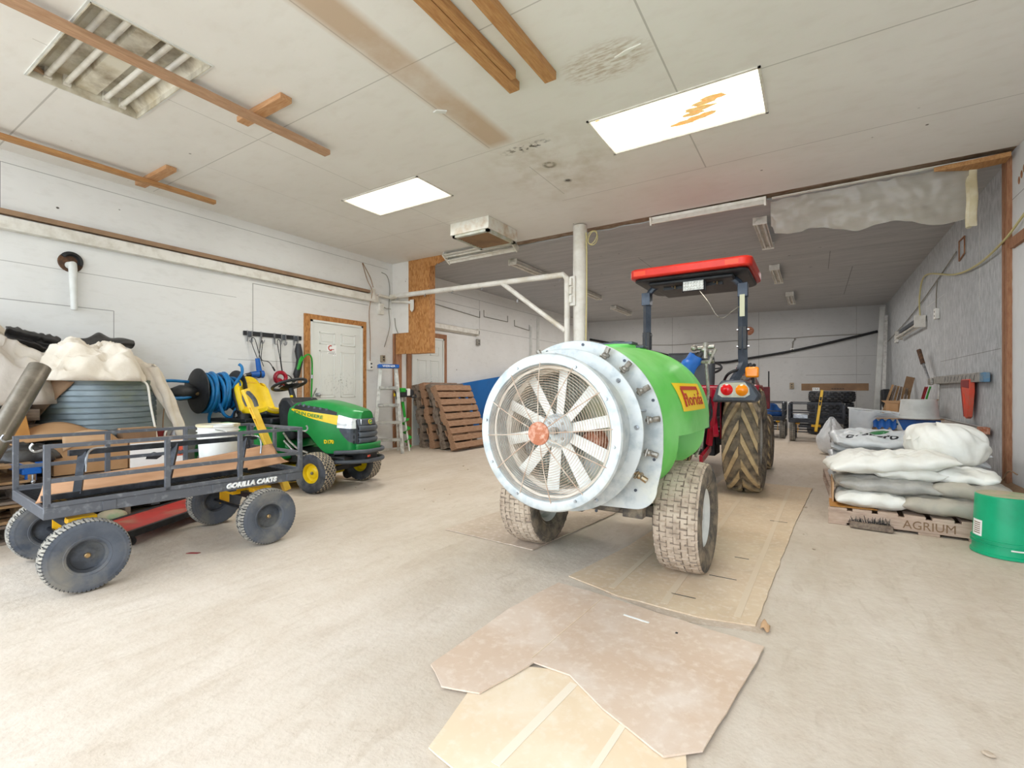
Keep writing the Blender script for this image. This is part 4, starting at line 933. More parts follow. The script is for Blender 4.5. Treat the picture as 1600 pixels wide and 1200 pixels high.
# ---------------------------------------------------------------- ride-on mower (x forward, origin on the floor between the axles)
mw = thing('riding_mower', 'green and yellow ride-on lawn mower parked along the left wall', 'riding mower', (-4.96, 3.28, 0), math.radians(12))
for sy in (1, -1):
    tyre('front_wheel', mw, (.62, sy*.38, .205), (0, sy, 0), .205, .17, .10, 'turf', ['rubber', 'jdtread', 'rubber'], .007, 208, 42, 'jdyellow', .0, .3, hub='nickel')
    tyre('rear_wheel', mw, (-.65, sy*.36, .28), (0, sy, 0), .28, .24, .14, 'turf', ['rubber', 'jdtread', 'rubber'], .008, 208, 42, 'jdyellow', .2, .3)
NOSE = Matrix.Translation((-.09, 0, 0))
def hood(x, s, off=0):
    """x along the bonnet, s 0 = lower edge .. 1 = middle of the top, near side"""
    t_ = (x-.13)/(1.03-.13)
    top = .90 + .045*math.sin(min(1, t_*2.0)*PI*.5) - .19*max(0, t_-.25)**1.45
    lo = .60 - .22*smoothstep(.25, .62, t_) if t_ < .98 else .40
    hw = .26 - .055*smoothstep(.3, 1.0, t_) - .0*t_
    nose = 1 - .42*smoothstep(.90, 1.0, t_)
    a = s*PI/2; e1, e2 = .42, .62
    y = hw*max(0, math.cos(a))**e1 * nose; z = lo + (top-lo)*math.sin(a)**e2
    if s < .3: y *= .96 + .04*s/.3
    return (.13+(x-.13)*.925 + (off*.8 if t_ > .93 else 0), -(y + off), z + off*.6*s)
b = MB()
for sy in (1, -1):
    b.grid(lambda u, v_: (lambda p: (p[0], p[1]*sy, p[2]))(hood(.13+.90*u, v_)), 48, 30)
b.grid(lambda u, v_: (lambda p: (p[0]-.004, p[1]*(2*u-1), p[2]))(hood(1.03, v_)), 8, 30)
bmesh.ops.remove_doubles(b.bm, verts=b.bm.verts[:], dist=.001)
hd = b.build('hood', 'jdgreen', mw, sharp=50)
def side(name, m, x0, x1, s0, s1, off=.004, nx=30, par=hd, curve=0):
    for sy in (1, -1):
        b = MB(); b.grid(lambda u, v_: (lambda p: (p[0], p[1]*sy, p[2]))(hood(x0+(x1-x0)*u, (s0(u) if callable(s0) else s0) + ((s1(u) if callable(s1) else s1)-(s0(u) if callable(s0) else s0))*v_, off)), nx, 10)
        b.build(name, m, par, sharp=180)
def s_of(x, z):
    lo_, hi_ = 0, 1
    for _ in range(24):
        m_ = (lo_+hi_)/2
        if hood(x, m_)[2] < z: lo_ = m_
        else: hi_ = m_
    return lo_
side('stripe', 'jdyellow', .17, .80, lambda u: s_of(.17+.63*u, .792-.115*u + .035*(1-u)**3), lambda u: s_of(.17+.63*u, .842-.07*u), .004)
side('louvre_panel', 'black', .20, .78, lambda u: s_of(.2+.58*u, .842-.066*u), lambda u: s_of(.2+.58*u, .845-.066*u+.052*math.sin(PI*min(1, .12+.8*u))**.5), .004)
for sy in (-1, 1):
    for k in range(6):
        x = .26+.075*k; p = [V(hood(x+dx, s_of(x, z), .009)) for dx, z in ((0, .872-.07*k*.12), (.022, .892-.07*k*.14))]
        b = MB(); b.bar((p[0].x, p[0].y*-sy*1.0 if sy > 0 else p[0].y, p[0].z), (p[1].x, p[1].y*-1 if sy > 0 else p[1].y, p[1].z), .005, .02); b.build('louvre_slat', 'darkmetal', hd)
lt = text('brand_lettering', 'JOHN DEERE', .052, lambda u, v_, w_: (lambda x: hood(x, s_of(x, .817-.0925*(x-.17)/.63 + v_*.9), .0065+w_))(.42+u), 'jdgreen', hd, .001, bold=.0012, sx=1.35, cut=.02)
text('model_lettering', 'D170', .05, lambda u, v_, w_: (lambda x: hood(x, s_of(x, .50 + v_), .004+w_))(.70+u), 'jdyellow', hd, .001, bold=.003, sx=1.1, cut=.02)
# headlights, grille, badge on the nose
for sy in (1, -1):
    b = MB(); b.grid(lambda u, v_: (lambda p: (p[0]+.004, p[1]*-sy, p[2]))(hood(.80+.235*u, (lambda a, c: a+(c-a)*v_)(s_of(.8+.23*u, .648-.01*u), s_of(.8+.23*u, .782-.05*u)), .007)), 12, 8)
    b.build('headlight', 'lensclear', hd, sharp=180)
    b = MB(); b.grid(lambda u, v_: (lambda p: (p[0]+.003, p[1]*-sy, p[2]))(hood(.83+.20*u, (lambda a, c: a+(c-a)*v_)(s_of(.83+.2*u, .50-.02*u+.12*(1-u)**2), s_of(.83+.2*u, .668)), .004)), 12, 8)
    b.build('side_grille', 'darkmetal', hd, sharp=180)
    for k in range(3):
        b = MB(); p = [V(hood(x, s_of(x, .50+.055*k+.02*(x < .9)), .012)) for x in (.88, .98)]; b.bar((p[0].x, p[0].y*-sy*-1 if sy < 0 else -p[0].y, p[0].z), (p[1].x, p[1].y if sy < 0 else -p[1].y, p[1].z), .01, .03); b.build('side_louvre', 'black', hd)
M['grille'] = mat('grey_grille_plastic', '44484e', .5, col2='525860', scale=6)
b = MB(); b.T = NOSE; b.grid(lambda u, v_: (1.035+.035*(1-(2*u-1)**2)-.012*v_, (u-.5)*.30, .43+.30*v_), 14, 6); b.build('grille_back', 'black', hd, solid=.02)
b = MB(); b.T = NOSE; b.grid(lambda u, v_: (1.05+.04*(1-(2*u-1)**2)-.018*v_, (u-.5)*.29, .665+.075*v_), 14, 4); b.build('badge_panel', 'grille', hd, solid=.012)
for k in range(3):
    b = MB(); b.T = NOSE; b.grid(lambda u, v_: (1.055+.045*(1-(2*u-1)**2)+.012*math.sin(v_*PI), (u-.5)*.30, .49+.062*k+.05*v_), 14, 6); b.build('grille_bar', 'grille', hd, solid=.014)
b = MB(); b.T = NOSE; b.cyl((1.07, 0, .70), (1.094, 0, .705), .026, seg=28); bd = b.build('badge', 'jdyellow', hd)
b = MB(); b.T = NOSE; b.cyl((1.092, 0, .7045), (1.0955, 0, .7055), .022, seg=28); b.build('badge_field', 'jdgreen', bd)
b = MB(); b.T = NOSE      # leaping animal mark
b.prism([(-.014, -.006), (-.004, .0), (.004, -.001), (.010, .004), (.016, .013), (.010, .010), (.004, .004), (-.006, .006), (-.010, .002), (-.016, -.002)], 1.094, 1.0975, 'YZ')
b.T = None; m_ = b.build('badge_animal', 'jdyellow', bd); m_.location = (0, 0, .705)
b = MB(); b.T = NOSE; b.grid(lambda u, v_: (1.06+.045*(1-(2*u-1)**2)+.01*v_, (u-.5)*.40, .40+.085*v_), 16, 4); b.build('nose_valance', 'jdgreen', hd, solid=.02)
# bumper bars
for z, x in ((.41, 1.15), (.31, 1.15)):
    b = MB(); b.T = NOSE; b.tube([(.86, -.27, z-.01), (1.04, -.25, z), (x, -.13, z), (x+.01, 0, z), (x, .13, z), (1.04, .25, z), (.86, .27, z-.01)], .021, 10, sm=5); b.build('bumper_bar', 'grille', mw)
b = MB(); b.box(.75, 1.02, -.10, .10, .29, .40); b.box(.66, .86, -.24, .24, .29, .35); b.build('bumper_bracket', 'black', mw, bevel=.01)
b = MB(); b.T = NOSE; b.obox((1.15, -.10, .36), (.01, .05, .018), (0, 0, .2)); b.build('warning_label', 'orangew', mw)
b = MB(); b.bar((.62, -.32, .20), (.62, .32, .20), .05, .05); b.box(-.75, .7, -.2, .2, .26, .38); b.bar((.3, -.3, .25), (.62, -.2, .3), .03, .03); b.build('chassis', 'black', mw, bevel=.005)
b = MB(); b.tube([(.1, -.28, .58), (.2, -.30, .50), (.3, -.28, .42), (.4, -.25, .38)], .012, 8, sm=4); b.tube([(.12, -.29, .5), (.22, -.29, .42), (.3, -.26, .33)], .014, 8, sm=4); b.build('engine_linkage', 'nickel', mw)
# dash, steering wheel
b = MB(); b.prism([(-.02, .50), (.16, .50), (.17, .88), (.10, .95), (.0, .96), (-.05, .88)], -.22, .22, 'XZ'); b.build('dash', 'black', mw, bevel=.03)
b = MB(); ax = V((-.35, 0, .94)).normalized(); cc = V((-.10, 0, 1.10))
b.lathe([(.18+.017*math.cos(q), .017*math.sin(q)) for q in [2*PI*k/12 for k in range(13)]], cc, ax, 48)
b.lathe([(0, -.045), (.07, -.045), (.11, -.02), (.05, -.012), (0, -.01)], cc, ax, 24)
x_, y_, d_ = frame(ax)
for q in (0.4, 2.7, 4.71): b.bar(cc - d_*.02, cc + (x_*math.cos(q)+y_*math.sin(q))*.175, .035, .012)
b.cyl(cc-d_*.04, cc-d_*.2, .03); b.build('steering_wheel', 'black', mw)
b = MB(); b.obox((.03, -.1, .97), (.03, .02, .025)); b.build('choke_lever', 'jdyellow', mw, bevel=.005)
b = MB(); b.tube([(.1, .12, .93), (.16, .14, 1.06)], .008, 8); b.build('throttle_lever', 'nickel', mw)
# seat
def seatp(u, v_, off=0):
    # u runs from the front edge of the cushion, back, and up the backrest
    w_ = .235 - .02*abs(2*u-1) - (.06*smoothstep(.80, 1, u)); y = (v_-.5)*2*w_; bol = .045*abs(2*v_-1)**3
    if u < .45: x = -.20 - .40*(u/.45); z = .80 - .045*math.sin(u/.45*PI*.9) + bol + .0*u
    else:
        t_ = (u-.45)/.55; x = -.60 - .09*math.sin(t_*PI/2) - .05*t_ + bol*1.3; z = .76 + .02 + .42*t_ - .03*(2*v_-1)**2*t_**4*2
    if u > .9: z -= .05*abs(2*v_-1)**3
    return (x, y, z)
b = MB(); b.grid(lambda u, v_: seatp(u, v_), 40, 24); st_ = b.build('seat', 'jdyellow', mw, solid=.06, sharp=60); st_.modifiers.new('sub', 'SUBSURF').levels = 1
b = MB(); b.grid(lambda u, v_: (lambda p: (p[0]-.04*(u > .4)-.0, p[1]*1.06, p[2]-.045*(u < .5)-.0))(seatp(u, v_)), 30, 16); b.build('seat_shell', 'black', mw, solid=.03, sharp=60)
b = MB(); b.tube([(-.648, -.14, .83), (-.655, -.165, .97), (-.69, -.13, 1.10), (-.70, 0, 1.13), (-.69, .13, 1.10), (-.655, .165, .97), (-.648, .14, .83)], .008, 6, sm=5); b.build('seat_piping', 'padyellow', st_)
# rear body, fenders
b = MB(); b.prism([(-.95, .42), (-.95, .66), (-.85, .70), (-.1, .62), (.0, .50), (.1, .40), (-.3, .38)], -.21, .21, 'XZ'); b.build('rear_body', 'jdgreen', mw, bevel=.02)
for sy in (1, -1):
    b = MB()
    def fd(u, v_):
        a = math.radians(200-185*u); x = -.62+.37*math.cos(a); z = .36+.33*max(math.sin(a), -.1); y = sy*(.19+.27*v_); return (x, y, z-.02*v_**3)
    b.grid(fd, 26, 8); b.grid(lambda u, v_: (lambda p: (p[0]*(1)+(-.62-p[0])*0, sy*.46, p[2]-.09*v_))(fd(u, 1)), 26, 3); b.build('fender', 'jdgreen', mw, solid=.012, sharp=50)
    b = MB(); b.box(-.40, .14, min(sy*.2, sy*.45), max(sy*.2, sy*.45), .30, .33); b.box(-.32, .05, min(sy*.2, sy*.44), max(sy*.2, sy*.44), .33, .62); b.build('side_panel', 'jdgreen', mw, bevel=.02)
    b = MB(); b.box(-.90, -.35, min(sy*.22, sy*.36), max(sy*.22, sy*.36), .685, .725); b.tube([(-.6, sy*.3, .72), (-.58, sy*.3, .80), (-.5, sy*.3, .80), (-.45, sy*.3, .72)], .012, 8, sm=3); b.build('fender_tray', 'black', mw, bevel=.01)
b = MB(); b.box(-.72, -.15, -.2, .2, .66, .735); b.build('seat_pan', 'black', mw, bevel=.02)
b = MB(); b.cyl((-.45, -.30, .7), (-.45, -.30, .78), .06, seg=20); b.build('cup_holder', 'black', mw)
# mowing deck
b = MB(); b.prism([(-.32, -.50), (.30, -.50), (.42, -.3), (.42, .3), (.30, .5), (-.32, .5), (-.42, .3), (-.42, -.3)], .09, .22); b.build('mower_deck', 'jdyellow', mw, bevel=.03)
for x, y in ((.44, -.33), (.44, .33)):
    MB().cyl((x, y-.02, .07), (x, y+.02, .07), .055, seg=20).build('deck_wheel', 'black', mw)
# ---------------------------------------------------------------- steel mesh wagon in front
def wagon(label, loc, rz, L=1.42, W_=.75, near=True, handle=True, txt=True, fm='frame', hang=(-.45, 0, .9), wx=(-.37, .34)):
    """x along the bed (handle at +x), y across, origin on the floor under the middle of the bed"""
    r = thing('garden_wagon', label, 'wagon', loc, rz); hl, hw = L/2, W_/2;  zb = .395; zt = .762
    b = MB()
    for s_ in (1, -1):
        b.box(-hl, hl, s_*hw-.012 if s_ > 0 else -hw-.004, s_*hw+.004 if s_ > 0 else -hw+.012, zb, zb+.06)
        b.box(min(s_*hl, s_*hl-s_*.02), max(s_*hl, s_*hl-s_*.02), -hw, hw, zb, zb+.06)
    b.build('bed_frame', fm, r, bevel=.004)
    b = MB(); n = 44
    for i in range(n): x = -hl+.02+(L-.04)*i/(n-1); b.bar((x, -hw, zb+.045), (x, hw, zb+.045), .004, .004)
    m = 24
    for i in range(m): y = -hw+.02+(W_-.04)*i/(m-1); b.bar((-hl, y, zb+.049), (hl, y, zb+.049), .004, .004)
    b.build('mesh_floor', 'black', r)
    for x in (-.5, -.17, .17, .5): MB().box(x*L/1.1-.02, x*L/1.1+.02, -hw, hw, zb-.01, zb+.035).build('cross_member', 'tubeblk', r)
    def panel(p0, p1, posts, inner=()):
        p0, p1 = V(p0), V(p1); d = (p1-p0); ps = []
        b = MB(); b.bar(p0+V((0, 0, zt)), p1+V((0, 0, zt)), .021, .021); b.bar(p0+V((0, 0, zt-.175)), p1+V((0, 0, zt-.175)), .018, .022); b.bar(p0+V((0, 0, zb+.07)), p1+V((0, 0, zb+.07)), .022, .022)
        for t_ in posts: q = p0+d*t_; b.bar(q+V((0, 0, zb+.06)), q+V((0, 0, zt+.010)), .022, .027, up=d)
        b.build('side_rail', fm, r, bevel=.002)
    for s_ in (1, -1): panel((-hl+.015, s_*hw, 0), (hl-.015, s_*hw, 0), (0.0, .385, .69, 1.0) if s_ < 0 else (0, .32, .66, 1))
    panel((hl, -hw+.02, 0), (hl, hw-.02, 0), (0, .5, 1))
    if not near: panel((-hl, -hw+.02, 0), (-hl, hw-.02, 0), (0, .5, 1))
    for s_ in (1, -1):
        for x in (-1, 1):
            b = MB(); b.tube([(x*(hl+.0), s_*hw, zt-.015), (x*(hl+.03), s_*hw, zt-.02), (x*(hl+.045), s_*hw, zt), (x*(hl+.035), s_*hw, zt+.02)], .006, 6, sm=3); b.build('corner_hook', 'chrome', r)
        for x in (-.44, .12, .62) if s_ < 0 else (-.4, .3):
            b = MB(); b.box(x*L/1.42-.03, x*L/1.42+.03, min(s_*(hw+.0), s_*(hw+.009)), max(s_*hw, s_*(hw+.009)), zb+.004, zb+.055); b.build('stake_pocket', 'frame', r, bevel=.002)
    for i, x in enumerate(wx):
        b = MB(); tr_ = .50
        b.bar((x, -.30, .30), (x, .30, .30), .05, .04); b.cyl((x, -.38, .19), (x, .38, .19), .012)
        b.build('axle', 'tubeblk', r, bevel=.004)
        for s_ in (1, -1):
            b = MB(); b.bar((x+.035, s_*.31, .34), (x+.035, s_*.31, .17), .008, .07, up=(1, 0, 0)); b.bar((x-.06, s_*.31, .36), (x+.06, s_*.31, .36), .07, .03); b.build('axle_bracket', 'cartyellow', r, bevel=.003)
            tyre('wheel', r, (x, .40*s_, .187), (0, s_, 0), .187, .105, .085, 'ribs', ['rubberdust', 'treaddust', 'treadgr'], .006, 480, 22, 'rubber', .3, .35, hub='brass', label=None)
    b = MB(); b.bar((wx[1], 0, .30), (hl+.02, 0, .24), .05, .04); b.box(wx[1]-.08, wx[1]+.08, -.08, .08, .30, .34); b.build('steering_bar', 'cartyellow', r, bevel=.004)
    if handle:
        h = MB(); base = V((hl+.10, 0, .25)); tip = base + V(hang)
        d = tip-base; h.bar(base, base+d*.62, .05, .045, up=(0, 1, 0)); 
        for s_ in (1, -1): h.bar(base+d*.6+V((0, s_*.02, 0)), base+d*.95+V((0, s_*.02, 0)), .045, .008, up=(0, 1, 0))
        h.bar(base+d*.72, base+d*.74, .05, .04, up=(0, 1, 0)); h.bar(base+d*.83, base+d*1.0, .05, .045, up=(0, 1, 0))
        ho = h.build('pull_handle', 'padyellow', r, bevel=.003)
        d = d*.9; x_ = d.cross(V((0, 1, 0))).normalized(); y_ = V((0, 1, 0)); g = MB(); e = base+d*.95
        g.tube([e-y_*.07-d*.02, e-y_*.075+d*.05, e-y_*.04+d*.11, e+d*.125, e+y_*.04+d*.11, e+y_*.075+d*.05, e+y_*.07-d*.02], .016, 10, sm=4); g.build('handle_grip', 'rubber', ho)
    if txt:
        tx = text('brand_lettering', 'GORILLA CARTS', .042, plane_fn((.33, -hw-.0045, zb+.028), (1, 0, 0), (0, 0, 1)), 'whitepr', r, .0015, bold=.0035, sx=1.05, shear=.2)
    return r
wg = wagon('grey steel mesh wagon with yellow handle in the left foreground, holding a white bucket', (-3.585, 1.475, 0), math.radians(86.5), L=1.37, W_=.76, txt=True, hang=(-.26, .13, .80), wx=(-.525, .42))
# cargo of the wagon
r = thing('bark_trough', 'long tan curved board lying in the foreground wagon', 'board', (-3.42, .84, .458))
b = MB(); b.grid(lambda u, v_: (-.02 + .11*(v_-.5)*2, 1.30*u - .08*(1-u)*v_, (.055+.065*u)*(1-v_)**2 + .015 + .03*u + .008*math.sin(u*7)), 40, 14); b.build('board_sheet', 'trough', r, solid=.006, sharp=60)
b = MB(); b.grid(lambda u, v_: (.16 - .05*v_, .04+.10*u, .012+.02*v_), 3, 3)
r = thing('tube_frame', 'black tubular folding frame lying inside the foreground wagon', 'frame', (-3.32, 1.40, .462))
b = MB(); b.bar((.0, -.62, .03), (.0, .42, .03), .028, .028); b.bar((-.06, -.5, .245), (-.06, .52, .245), .03, .03); b.build('bars', 'tubeblk', r)
for y0, y1 in ((-.48, -.44), (-.06, .01), (.37, .44)): MB().bar((.0, y0, .03), (-.06, y1, .245), .035, .02).build('cross_strut', 'tubeblk', r)
for pp in ([(-.05, -.34, .26), (-.04, -.40, .26), (-.03, -.43, .23), (-.02, -.44, .14)], [(-.06, .44, .26), (-.04, .52, .25), (-.03, .54, .2), (-.02, .53, .13)]):
    b = MB(); b.tube(pp, .006, 6, sm=3); b.build('locking_pin', 'chrome', r)
def bucket(name, label, loc, r0, r1, h, m, rot=(0, 0, 0), rim=True, lid=False, ribs=3, bail='chrome', up=True):
    t_ = thing(name, label, 'bucket', loc, rot=rot)
    pr = [(0, 0), (r0-.006, 0), (r0, .006)]; R_ = lambda z: r0+(r1-r0)*z/h
    z = h-.10
    pr += [(R_(z), z)]
    for k in range(ribs): zz = h-.10+.026*k; pr += [(R_(zz), zz), (R_(zz)+.009, zz+.001), (R_(zz)+.009, zz+.007), (R_(zz), zz+.009)]
    pr += [(R_(h-.02), h-.02), (R_(h)+.008, h-.014), (R_(h)+.008, h), (R_(h)-.003, h), (R_(h)-.004, h-.01), (r0-.004, .004), (0, .004)]
    b = MB(); b.lathe(pr, (0, 0, 0), (0, 0, 1), 64); b.build('pail', m, t_, sharp=28)
    return t_
wb = bucket('white_bucket', 'open white plastic bucket standing in the foreground wagon', (-3.78, 1.86, .462), .118, .134, .325, 'whitepl', ribs=3)
b = MB(); b.tube([(.141*math.cos(a), .141*math.sin(a), .25-.05*math.sin((a-.3)/2.4*PI)) for a in [-.6+2.4*i/10 for i in range(11)]], .003, 6); b.build('bail', 'chrome', wb)
b = MB(); b.lathe([(.1435, .311), (.1435, .327), (.131, .328), (.129, .321)], (0, 0, 0), (0, 0, 1), 60, a0=.3, a1=5.6); b.build('lid_ring', 'sheet2', wb)
# ---------------------------------------------------------------- left corner clutter
for k in range(4):
    pallet('pallet', ['lowest pallet of the pile at the far left edge behind the wagon', 'second pallet from the floor in the pile at the far left edge', 'third pallet from the floor in the pile at the far left edge', 'topmost tan pallet of the pile at the far left edge'][k],
           (-5.80+.03*(k % 2), -.05+.02*k, .001+.135*k), (0, 0, math.radians((0, 2, -1, 1)[k])), 1.2, 1.02, .128, ['palletgrey', 'pallettan', 'palletgrey', 'pallettan'][k], nb=7)
for k in range(3):
    pallet('pallet', ['lowest pallet under the grey corrugated tank', 'middle pallet under the grey corrugated tank', 'top pallet under the grey corrugated tank'][k], (-5.98, 1.12+.01*k, .001+.13*k), (0, 0, math.radians((0, 1, 0)[k])), 1.2, 1.05, .126, 'palletgrey', nb=7)
b = MB(); n = 14; pr = [(.0, 0), (.43, 0)]
for i in range(n):
    z = .02+.68*i/n; pr += [(.43, z), (.427, z+.036), (.421, z+.041), (.421, z+.046)]
pr += [(.43, .72), (.43, .735), (.42, .735), (.42, .70), (0, .70)]
r = thing('corrugated_tank', 'round grey corrugated steel tank with cream cloth on top', 'tank', (-5.48, 1.66, .395))
b.lathe(pr, (0, 0, 0), (0, 0, 1), 90); b.build('tank_shell', 'culvert', r, sharp=40)
def heap(name, label, m, c, R, H_, seed, nu=130, nv=150, amp=.12, cat='cloth', sq=2.5, lo=0.0, rot=0, fr=4):
    b = MB()
    def P(u, v_):
        a = 2*PI*v_; e = u; ca, sa = math.cos(a), math.sin(a)
        rr = 1 + .18*nz((ca*1.5, sa*1.5, seed)); x = R[0]*e*rr*ca; y = R[1]*e*rr*sa
        wx_ = nz((x*2, y*2, seed+9))*.25; n1 = abs(nz((x*fr+wx_*3, y*fr*.8, seed))); n2 = .6-1.6*abs(nz((x*fr*1.9+wx_*4, y*fr*1.1-wx_*3, seed+3)))-.7*abs(nz((x*fr*3.4-wx_*5, y*fr*3.1, seed+5))); n3 = abs(nz((x*fr*1.3+4, y*fr*.6, seed+7)))
        prof = max(0, 1-e**sq)**.6
        z = H_*prof*(1-.25*n3) + amp*(n1-.2)*prof**.3 + amp*.5*n2*prof**.3 + lo*(e**6)
        w = .03*(n1-n3)*(e > .5); return (x+w*ca*2, y+w*sa*2, z)
    g = b.grid(P, nu, nv, cv=True)
    b.f([q for q in g[-1]])
    bmesh.ops.remove_doubles(b.bm, verts=b.bm.verts[:], dist=.001)
    return b.build(name, m, None, loc=c, rot=(0, 0, rot), sharp=180, label=label, cat=cat)
heap('canvas_cloth', 'crumpled cream canvas heaped on top of the grey corrugated tank', 'cloth', (-5.42, 1.58, 1.12), (.46, .44), .30, 2, amp=.16, fr=5)
b = MB()      # tail of the canvas hanging down the right side of the tank
def tail(u, v_):
    a = 2*PI*v_; rr = .075*(1-.45*u)*(1+.35*math.sin(a*3+u*4)+.3*nz((math.cos(a), math.sin(a), u*5)))
    return (-5.16-.05*u+.5*rr*math.cos(a), 1.92+.30*u**.8+rr*math.sin(a), 1.27-.66*u-.02*math.cos(a))
b.grid(tail, 40, 36, cv=True); b.build('canvas_tail', 'cloth', label='end of cream canvas hanging down right of the corrugated tank', cat='cloth', sharp=180)
heap('plastic_bundle', 'small knotted white plastic bundle at the end of the hanging canvas', 'sackblue', (-5.26, 2.20, .56), (.06, .06), .11, 5, 30, 24, .04, fr=20)
heap('grey_cloth_bundle', 'large pale grey cloth bundle at the far left above the steel pipe', 'clothgrey', (-5.50, .78, .93), (.50, .66), .58, 8, amp=.20, fr=3)
heap('grey_cloth_bundle', 'pale grey cloth bulge against the left side of the corrugated tank', 'clothgrey', (-5.36, .98, .95), (.22, .26), .36, 11, amp=.12, fr=4)
heap('cream_sheet', 'folded cream sheet at the far left top of the cloth pile', 'cloth', (-5.75, .72, 1.36), (.26, .50), .30, 15, amp=.14, fr=3)
b = MB()
b.grid(lambda u, v_: (-5.80+.10*math.cos(2*PI*v_)*(1+.3*nz((u*6, v_*3, 1))), 1.10+.92*u, 1.47-.03*math.sin(u*5)+(.065+.02*math.sin(u*11))*math.sin(2*PI*v_)*(1+.5*nz((u*9, v_*4, 2)))), 60, 24, cv=True)
b.build('black_polythene', 'poly', label='rolled black polythene lying on the cloth pile along the wall', cat='plastic sheet', sharp=180)
b = MB(); b.grid(lambda u, v_: (-5.60+.03*math.sin(v_*8), 1.10+.34*u+.05*v_*math.sin(u*5), 1.56-.10*v_-.07*u+.03*abs(nz((u*7, v_*3, 4)))-.03*u*v_), 24, 12); b.build('black_polythene', 'poly', label='torn black polythene scrap at the left end of the cloth pile', cat='plastic sheet', sharp=180, solid=.01)
b = MB()
def kr(u, v_):
    a0 = math.radians(-62-16*u**1.5 - 0); rr = .445; a = a0 + (v_-.5)*(.75*(1-u)**1.2+.18); z = 1.135-.50*u-.05*(v_-.5)*(1-u)
    a -= .33*u
    return (-5.48+rr*math.cos(a), 1.66+rr*math.sin(a)-.02*u, z)
b.grid(kr, 30, 10); b.build('kraft_paper', 'kraft', label='torn brown kraft paper hanging over the front of the corrugated tank', cat='paper', sharp=180, solid=.004)
b = MB(); b.tube([(-5.10, 1.86, 1.12), (-5.04, 1.88, 1.08), (-5.03, 1.90, .9), (-5.02, 1.93, .7), (-5.0, 1.95, .5)], .009, 8, sm=6); b.build('white_rope', 'whitecord', label='white cord hanging down the front of the corrugated tank', cat='cord')
b = MB(); b.tube([(-5.3, 2.2, .60), (-5.2, 2.14, .68), (-5.15, 2.06, .64), (-5.12, 2.05, .45)], .009, 8, sm=6); b.build('white_rope', 'whitecord', label='white cord looping down from the knotted bundle beside the tank', cat='cord')
b = MB(); b.tube([(-5.35, 2.15, .55), (-5.6, 2.22, .62), (-5.75, 2.3, .9), (-5.8, 2.40, 1.05), (-5.8, 2.52, 1.07)], .006, 8, sm=6); b.build('thin_cord', 'kraft', label='thin tan cord running from the hose reel down to the tank', cat='cord')
# under the cloth: dark timber crate
r = thing('timber_crate', 'dark timber crate in the shadow left of the corrugated tank', 'crate', (-5.52, .78, .545))
for k in range(3): MB().box(-.38, .38, -.62, .42, .02+.12*k, .11+.12*k).build('crate_board', 'palletgrey', r, bevel=.004)
# steel pipe
r = thing('steel_pipe', 'wide brushed steel pipe leaning at the far left', 'pipe', (-4.27, .50, .03))
b = MB(); p0, p1 = V((0, 0, 0)), V((-.55, .625, 1.18)); d = (p1-p0).normalized(); Lp = (p1-p0).length
b.lathe([(.066, 0), (.066, Lp), (.062, Lp), (.062, 0), (.066, 0)], p0, d, 48); b.build('tube', 'steel', r)
# boxes
def facebox(name, label, loc, rz, size, m, **k): return boxthing(name, label, loc, rz, size, m, **k)
r = facebox('cardboard_box', 'ochre cardboard box with a hand hole, tilted behind the steel pipe', (-5.08, 1.0, .60), math.radians(84), (.28, .22, .27), 'cardor', tape=False); r.rotation_euler = (0, math.radians(-9), math.radians(80))
MB().prism([(-.045+.0+.0*k, .0) for k in range(0)] or [(.035*math.cos(a)+math.copysign(.02, math.cos(a)), .17+.018*math.sin(a)) for a in [2*PI*i/20 for i in range(20)]], -.1135, -.1105, 'XZ').build('hand_hole', 'dark', r)
facebox('cardboard_box', 'plain brown cardboard box on the pallets behind the wagon', (-4.93, 1.43, .395), PI/2, (.46, .22, .235), 'card')
r = facebox('product_carton', 'white carton with orange corner print behind the wagon', (-4.92, 1.88, .395), PI/2, (.42, .22, .225), 'cardlt'); fx = -.1112
MB().box(-.21, .212, -.1115, -.11, .0, .20).build('white_print', 'whitepr', r)
p_ = MB().box(.10, .208, -.1125, -.111, .06, .19); p_.build('orange_print', 'orangew', r)
b = MB(); b.prism([(-.10, .06), (-.02, .05), (.02, .075), (.0, .10), (-.04, .115), (-.09, .10)], -.113, -.1114, 'XZ'); b.build('tool_picture', 'ink', r)
for k in range(2):
    b = MB(); b.box(-.08, .0, -.113, -.1114, .15+.02*k, .158+.02*k); b.build('print_line', 'ink', r)
text('carton_lettering', 'FUL', .05, plane_fn((.165, -.1126, .09), (1, 0, 0), (0, 0, 1)), 'ink', r, .001, bold=.002)
r = thing('cardboard_flap', 'open brown cardboard sheet lying bent over the boxes behind the wagon', 'cardboard', (-4.95, 1.2, .63))
b = MB(); b.grid(lambda u, v_: (.12-.25*v_, -.22+.62*u, .02+.12*math.sin(min(1, u*1.25)*PI*.8)*v_+.02*math.sin(u*4)), 24, 8); b.build('sheet', 'card', r, solid=.005, sharp=60)
b = MB(); b.grid(lambda u, v_: (.12+.02*v_, .05+.30*u, .03+.07*math.sin(u*2.2+.4)-.11*v_*(1-.3*u)), 12, 5); b.build('flap', 'cardlt', r, solid=.005, sharp=60)
facebox('cardboard_box', 'small brown carton behind the white carton next to the tank', (-5.00, 1.78, .625), PI/2, (.24, .16, .09), 'carddk')
b = MB(); b.box(0, .28, 0, .9, 0, .02); b.build('loose_board', 'woodpine', loc=(-5.06, 1.30, .625), label='thin tan board lying across the tops of the cartons behind the wagon', cat='board') if False else b.bm.free()
r = thing('flower_pot', 'dark red plastic pot behind the wagon left of the white bucket', 'pot', (-5.25, 2.02, .395))
